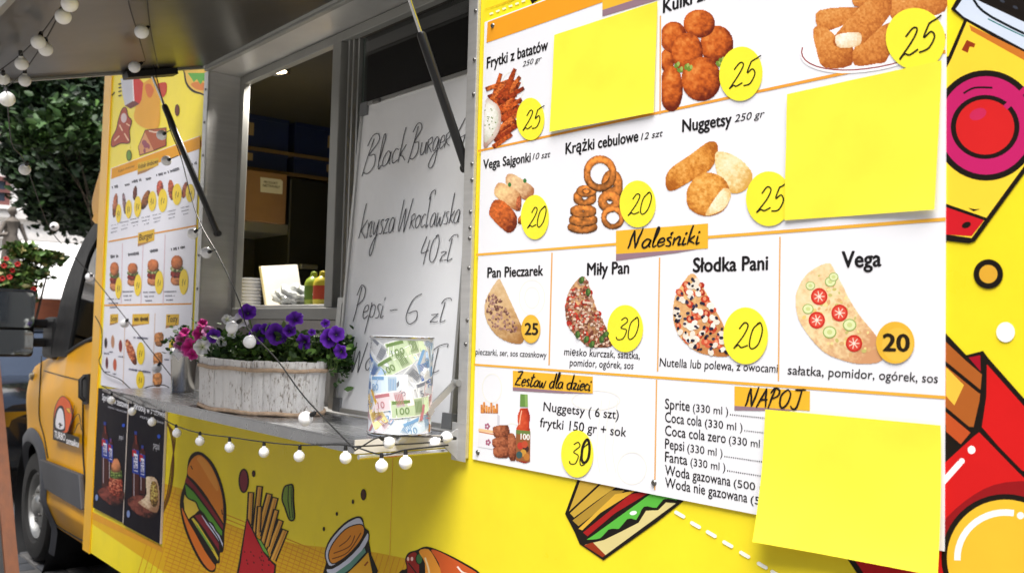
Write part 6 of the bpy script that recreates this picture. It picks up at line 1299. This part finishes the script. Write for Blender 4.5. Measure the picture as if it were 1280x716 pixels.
# low wooden kiosk wall and its white awning
kx = -22.0
ki = thing('market_kiosk', (kx, 5.4, 0), 'brown wooden market kiosk with a white awning behind the cab', 'kiosk')
a = hit(38, 335, 0, kx); b = hit(58, 395, 0, kx)
MB().box((kx-2, a[1], 0), (kx, a[1]+2.2, a[2])).build('hut', mat('kiosk_wood', (134, 74, 48), .7, var=.25, scale=3, stretch=(1, 1, 12)), ki)
a2 = hit(44, 352, 0, kx+1.2); MB().add([(kx+.01, a[1]-.2, a2[2]+.9), (kx+.01, a[1]+2.4, a2[2]+.9), (kx+1.6, a[1]+2.4, a2[2]-.3), (kx+1.6, a[1]-.2, a2[2]-.3), (kx+.01, a[1]-.2, a2[2]+.86), (kx+.01, a[1]+2.4, a2[2]+.86), (kx+1.6, a[1]+2.4, a2[2]-.34), (kx+1.6, a[1]-.2, a2[2]-.34)], [(0,1,2,3),(7,6,5,4),(0,4,5,1),(1,5,6,2),(2,6,7,3),(3,7,4,0)]).build('awning', mat('awning_white', (232, 230, 228), .8), ki)

# ---------------------------------------------------------------- trees
M_BARKT = mat('tree_bark', (74, 62, 50), .9, var=.3, scale=8, bump=.5, bscale=30)
def tree(name, base, clumps, n_, leaf, label, cols, seed, tr=1.0):
    t = thing(name, base, label, 'tree'); B = Vector(base); r_ = random.Random(seed)
    top = Vector(clumps[0][0]); tk = MB(); tk.tube([B, B.lerp(Vector((B.x, B.y, top.z)), .45)+Vector((.08, .05, 0)), Vector((B.x, B.y, top.z))], [.22*tr, .16*tr, .07*tr], 12); trunk = tk.build('trunk', M_BARKT, t, True)
    for c, rad in clumps:
        s_ = Vector((B.x, B.y, B.z+(top.z-B.z)*r_.uniform(.5, .8))); c = Vector(c); MB().tube([s_, (s_+c)/2+Vector((0, 0, .1)), c], [.035*tr, .025*tr, .01*tr], 6).build('limb', M_BARKT, trunk, True)
    o = bpy.data.objects.new('crown', leaf_cloud(clumps, n_, leaf, seed, cols)); COL.objects.link(o); adopt(o, t); tag(o, kind='stuff'); return t
def at(px, py, x): q = hit(px, py, 0, x); return tuple(q)
TX = -14.5
cl = [(at(95, 110, TX), (.5, .7, .7)), (at(60, 135, TX), (.4, .35, .45)), (at(30, 118, TX), (.3, .22, .28)), (at(118, 170, TX+.3), (.4, .45, .55)), (at(75, 185, TX+.2), (.35, .45, .40)), (at(105, 225, TX+.1), (.35, .38, .42)), (at(65, 225, TX), (.28, .28, .36)), (at(100, 265, TX), (.3, .28, .24)), (at(40, 188, TX), (.22, .18, .16)), (at(72, 262, TX), (.22, .2, .22)), (at(25, 200, TX+.3), (.2, .15, .12)), (at(120, 60, TX), (.7, .8, .9)), (at(30, 60, TX), (.5, .6, .5)), (at(150, 130, TX), (.6, .7, .8)), (at(120, 200, TX+.4), (.3, .4, .6)), (at(85, 150, TX+.5), (.3, .5, .4)), (at(50, 155, TX+.3), (.25, .3, .25)), (at(95, 245, TX+.4), (.25, .35, .3)), (at(15, 150, TX+.3), (.2, .12, .2)), (at(108, 205, TX+.9), (.2, .3, .3)), (at(122, 245, TX+.8), (.2, .25, .3)), (at(80, 215, TX+.8), (.2, .25, .25)), (at(112, 270, TX+.7), (.2, .2, .15)), (at(118, 185, TX+1.2), (.2, .35, .45)), (at(100, 190, TX+1.3), (.2, .3, .3)), (at(125, 225, TX+1.2), (.2, .3, .4)), (at(95, 215, TX+1.2), (.2, .25, .3)), (at(118, 262, TX+1.1), (.2, .25, .22)), (at(60, 250, TX+.5), (.2, .25, .2)), (at(45, 215, TX+.5), (.2, .25, .2)), (at(180, 210, TX), (.5, .6, .6))]
tree('broadleaf_tree', (TX-.4, at(190, 130, TX)[1], 0), cl, 60000, .115, 'dark green broadleaf tree beyond the cab roof', [(30, 48, 27), (38, 60, 31), (24, 40, 24), (48, 70, 35)], 31)
cy = at(78, 175, TX+2); tree('conifer_tree', (TX+2, cy[1]+.5, 0), [(at(70, 172, TX+2), (.12, .42, .12)), (at(85, 165, TX+2), (.12, .35, .2)), (at(48, 178, TX+2), (.1, .22, .07)), (at(90, 150, TX+2), (.12, .22, .2))], 2200, .12, 'lighter green feathery tree in front of the dark one', [(52, 78, 38), (64, 90, 42), (42, 64, 32)], 33, .12)
tree('added_shade_tree', (-5.6, 3.6, 0), [((-4.4, -.7, 5.7), (1.1, 1.0, .6)), ((-5.6, -.6, 5.8), (1.2, 1.1, .6)), ((-3.6, .5, 6.1), (1.0, 1.0, .6)), ((-5.2, 1.4, 6.4), (1.3, 1.2, .7)), ((-6.8, .4, 5.8), (1.2, 1.2, .7)), ((-4.6, 2.8, 6.4), (1.2, 1.2, .7))], 15000, .19, 'unseen tall tree behind the truck, added to shade the cab and left menu board', [(38, 60, 31), (48, 70, 35), (30, 48, 27)], 35)  # out-of-view tree, added so its crown shades the cab end
# flowering shrub and hedge
def shrub(name, loc, clumps, n_, leaf, label, cols, seed, fl=None):
    t = thing(name, loc, label, 'shrub'); B = Vector(loc)
    for c, rad in clumps: MB().tube([B, (B+Vector(c))/2+Vector((.03, 0, .05)), Vector(c)], [.025, .018, .008], 6).build('stem', M_BARKT, t, True)
    o = bpy.data.objects.new('foliage', leaf_cloud(clumps, n_, leaf, seed, cols)); COL.objects.link(o); adopt(o, t); tag(o, kind='stuff')
    if fl:
        me = flower_mesh('red_bloom', 1, (90, 10, 10), (150, 22, 20), (176, 40, 32), seed); r_ = random.Random(seed)
        for c in fl: place('bloom', me, c, t, (r_.uniform(-.5, .5), 1.3+r_.uniform(-.4, .4), 0), (.028, .028, .028))
SX = -11.0
shrub('flowering_shrub', (SX, at(10, 380, SX)[1], 0), [(at(5, 345, SX), (.16, .15, .14)), (at(24, 350, SX), (.16, .14, .12)), (at(-10, 370, SX), (.2, .2, .2)), (at(20, 372, SX), (.15, .16, .14)), (at(38, 342, SX), (.12, .14, .05)), (at(52, 325, SX), (.1, .16, .05)), (at(30, 315, SX), (.1, .12, .06)), (at(64, 322, SX), (.06, .10, .03))], 3400, .07, 'green shrub with red flowers beside the door mirror', [(66, 94, 40), (88, 110, 50), (52, 74, 34), (110, 104, 60)], 41,
      [at(8, 323, SX+.25), at(16, 338, SX+.3), at(5, 332, SX+.3), at(12, 346, SX+.3), at(22, 330, SX+.25), at(3, 348, SX+.3), at(42, 361, SX+.2)])
HX = -17.0
shrub('low_hedge', (HX, at(20, 470, HX)[1], 0), [((HX+.1*(k % 2), at(0, 450, HX)[1]-1+.35*k, .62), (.25, .3, .3)) for k in range(14)], 5200, .09, 'low clipped green hedge behind the parked car', [(60, 92, 38), (78, 112, 48), (48, 74, 32)], 43)
# weathered statue in the shrubbery
STX = -13.0; sb_ = at(9, 400, STX); st_ = thing('stone_statue', (STX, sb_[1], 0), 'weathered grey stone statue among the shrubs', 'statue')
M_STONE = mat('weathered_stone', (108, 100, 92), .9, var=.35, scale=7, bump=.5, bscale=25)
MB().box((STX-.2, sb_[1]-.16, 0), (STX+.2, sb_[1]+.16, at(16, 335, STX)[2]), bev=.03).build('plinth', M_STONE, st_)
def skin(name, joints, bones, parent, m):
    me = bpy.data.meshes.new(name); me.from_pydata([j[0] for j in joints], bones, []); o = bpy.data.objects.new(name, me); COL.objects.link(o); o.modifiers.new('skin', 'SKIN'); s_ = o.modifiers.new('sub', 'SUBSURF'); s_.levels = 2; s_.render_levels = 2
    if not me.skin_vertices: me.skin_vertices.new() if hasattr(me.skin_vertices, 'new') else None
    for i, j in enumerate(joints): me.skin_vertices[0].data[i].radius = (j[1], j[2] if len(j) > 2 else j[1])
    me.skin_vertices[0].data[0].use_root = True; me.materials.append(m); adopt(o, parent); return o
zst = at(16, 335, STX)[2]; zh_ = at(16, 258, STX)[2]; hS = zh_-zst; yS = sb_[1]
fg = MB(); prof = [(.0, 0), (.13, 0), (.13, .08), (.115, .30), (.12, .42), (.085, .55), (.105, .68), (.115, .75), (.06, .81), (.036, .83), (.036, .86), (.066, .90), (.07, .95), (.05, 1.0), (.0, 1.03)]
fg.lathe([(r*hS*1.05, h_*hS) for r, h_ in prof], (STX, yS, zst), 20)
fg.tube([(STX+.05, yS-.12*hS, zst+.72*hS), (STX+.12, yS-.21*hS, zst+.5*hS), (STX+.2, yS-.1*hS, zst+.52*hS)], [.04*hS, .035*hS, .03*hS], 10); fg.tube([(STX, yS+.12*hS, zst+.72*hS), (STX+.02, yS+.22*hS, zst+.48*hS), (STX+.06, yS+.2*hS, zst+.26*hS)], [.04*hS, .035*hS, .03*hS], 10)
fo = fg.build('figure', M_STONE, st_, True); d_ = fo.modifiers.new('rough', 'DISPLACE'); tx = bpy.data.textures.new('stone_lumps', 'CLOUDS'); tx.noise_scale = .09; d_.texture = tx; d_.strength = .09

# ---------------------------------------------------------------- parked cars
def car(loc, rz, paint, label, group=None):
    t = thing('parked_car', loc, label, 'car', group); L_ = Matrix.Translation(Vector(loc)) @ Matrix.Rotation(rz, 4, 'Z')
    st = [(-2.05, .60, .42, .72), (-2.0, .78, .30, .86), (-1.7, .86, .24, .96), (-1.0, .88, .22, 1.02), (-.6, .88, .22, 1.04), (.6, .88, .22, 1.04), (1.4, .88, .22, 1.03), (1.8, .85, .25, 1.0), (2.0, .78, .32, .95), (2.06, .6, .45, .85)]
    m = MB(); n_ = 14
    for x, hw, zb, zt in st:
        for k in range(n_):
            a = 2*math.pi*k/n_; y = hw*np.sign(math.cos(a))*abs(math.cos(a))**.45; z = (zb+zt)/2+(zt-zb)/2*np.sign(math.sin(a))*abs(math.sin(a))**.45; m.v.append(tuple(L_ @ Vector((x, y, z))))
    fs = [(i*n_+k, i*n_+(k+1) % n_, (i+1)*n_+(k+1) % n_, (i+1)*n_+k) for i in range(len(st)-1) for k in range(n_)]+[tuple(range(n_)), tuple((len(st)-1)*n_+k for k in range(n_))]; m.f += fs; m.m += [0]*len(fs); body = m.build('body', paint, t, True)
    g = MB(); ring = [(-.95, .80, 1.0), (-.35, .68, 1.42), (1.2, .66, 1.44), (1.75, .76, 1.0)]; g.add([tuple(L_ @ Vector((x, s*y, z))) for s in (-1, 1) for x, y, z in ring], [(0, 1, 2, 3), (7, 6, 5, 4), (0, 4, 5, 1), (2, 6, 7, 3)]); g.build('windows', M_PANE, t)
    rf_ = MB(); rf_.add([tuple(L_ @ Vector(q)) for q in ((-.38, -.70, 1.42), (1.22, -.68, 1.44), (1.22, .68, 1.44), (-.38, .70, 1.42), (-.3, -.62, 1.47), (1.15, -.6, 1.49), (1.15, .6, 1.49), (-.3, .62, 1.47))], [(0, 1, 5, 4), (1, 2, 6, 5), (2, 3, 7, 6), (3, 0, 4, 7), (4, 5, 6, 7)]); rf_.build('roof_panel', paint, t, True)
    for x in (-1.3, 1.3):
        for s in (-1, 1):
            c_ = L_ @ Vector((x, s*.80, .31)); w_ = MB(); w_.lathe([(.0, -.02), (.19, -.02), (.2, 0), (.29, .0), (.31, .03), (.31, .15), (.27, .17), (0, .17)], (0, 0, 0), 28, 'y'); me = w_.mesh('wheel', M_RUBBER, True); place('wheel', me, c_, t, (0, 0, rz+(0 if s < 0 else math.pi)))
            h_ = MB(); h_.lathe([(0, -.03), (.06, -.03), (.185, -.022), (.19, -.01)], (0, 0, 0), 20, 'y'); place('hubcap', h_.mesh('hubcap', M_RIM, True), c_, t, (0, 0, rz+(0 if s < 0 else math.pi)))
    for s in (-1, 1): c_ = L_ @ Vector((-1.98, s*.58, .72)); MB().obox(c_, L_.to_3x3() @ Vector((.05, 0, 0)), L_.to_3x3() @ Vector((0, .16, 0)), Vector((0, 0, .06))).build('headlight', M_CHROME, t)
    return t
car((-10.6, 1.0, 0), math.pi, mat('black_car_paint', (26, 27, 30), .16, var=.05, coat=.8), 'black car parked in front of the truck bonnet')
car((-19.0, 4.3, 0), math.radians(100), mat('white_car_paint', (226, 226, 228), .25, var=.03, coat=.5), 'white car parked beyond the flowering shrub')
# ---------------------------------------------------------------- leaning wooden pavement sign at the wheel
yy = -.34
A_ = V(hit(20.5, 716, 1, yy)); B_ = V(hit(2, 540, 1, yy)); d_ = (B_-A_); k_ = A_.z/d_.z; foot = A_-d_*k_; headp = A_+d_*1.75
ab = thing('pavement_sign', (foot.x-.25, yy, 0), 'wooden folding pavement sign leaning by the front wheel', 'pavement sign')
M_ABW = mat('orange_wood', (112, 64, 34), .6, var=.25, scale=4, stretch=(6, 6, .6), bump=.1, bscale=20)
for sgn in (0, 1):
    f0 = foot+Vector((-.035, -.02 if sgn == 0 else .30, .0)); h0 = headp+Vector((-.035, 0 if sgn == 0 else .0, 0)); f0.z = .001
    if sgn: f0 = Vector((foot.x-.95, yy, .001)); h0 = headp+Vector((-.11, 0, 0))
    MB().beam(f0, h0, .05, .06, up=(0, 1, 0)).build('leg', M_ABW, ab)
    MB().beam(f0+Vector((0, -.55, 0)), h0+Vector((0, -.55, 0)), .05, .06, up=(0, 1, 0)).build('leg', M_ABW, ab)
pnl = [foot.lerp(headp, .18), foot.lerp(headp, .98)]; m = MB(); a, b = pnl[0]+Vector((-.035, -.028, 0)), pnl[1]+Vector((-.035, -.028, 0)); a2, b2 = a+Vector((0, -.495, 0)), b+Vector((0, -.495, 0)); m.prism([a, b, b2, a2], (-.012, 0, 0)); m.build('panel', mat('sign_slate', (40, 40, 42), .7), ab)
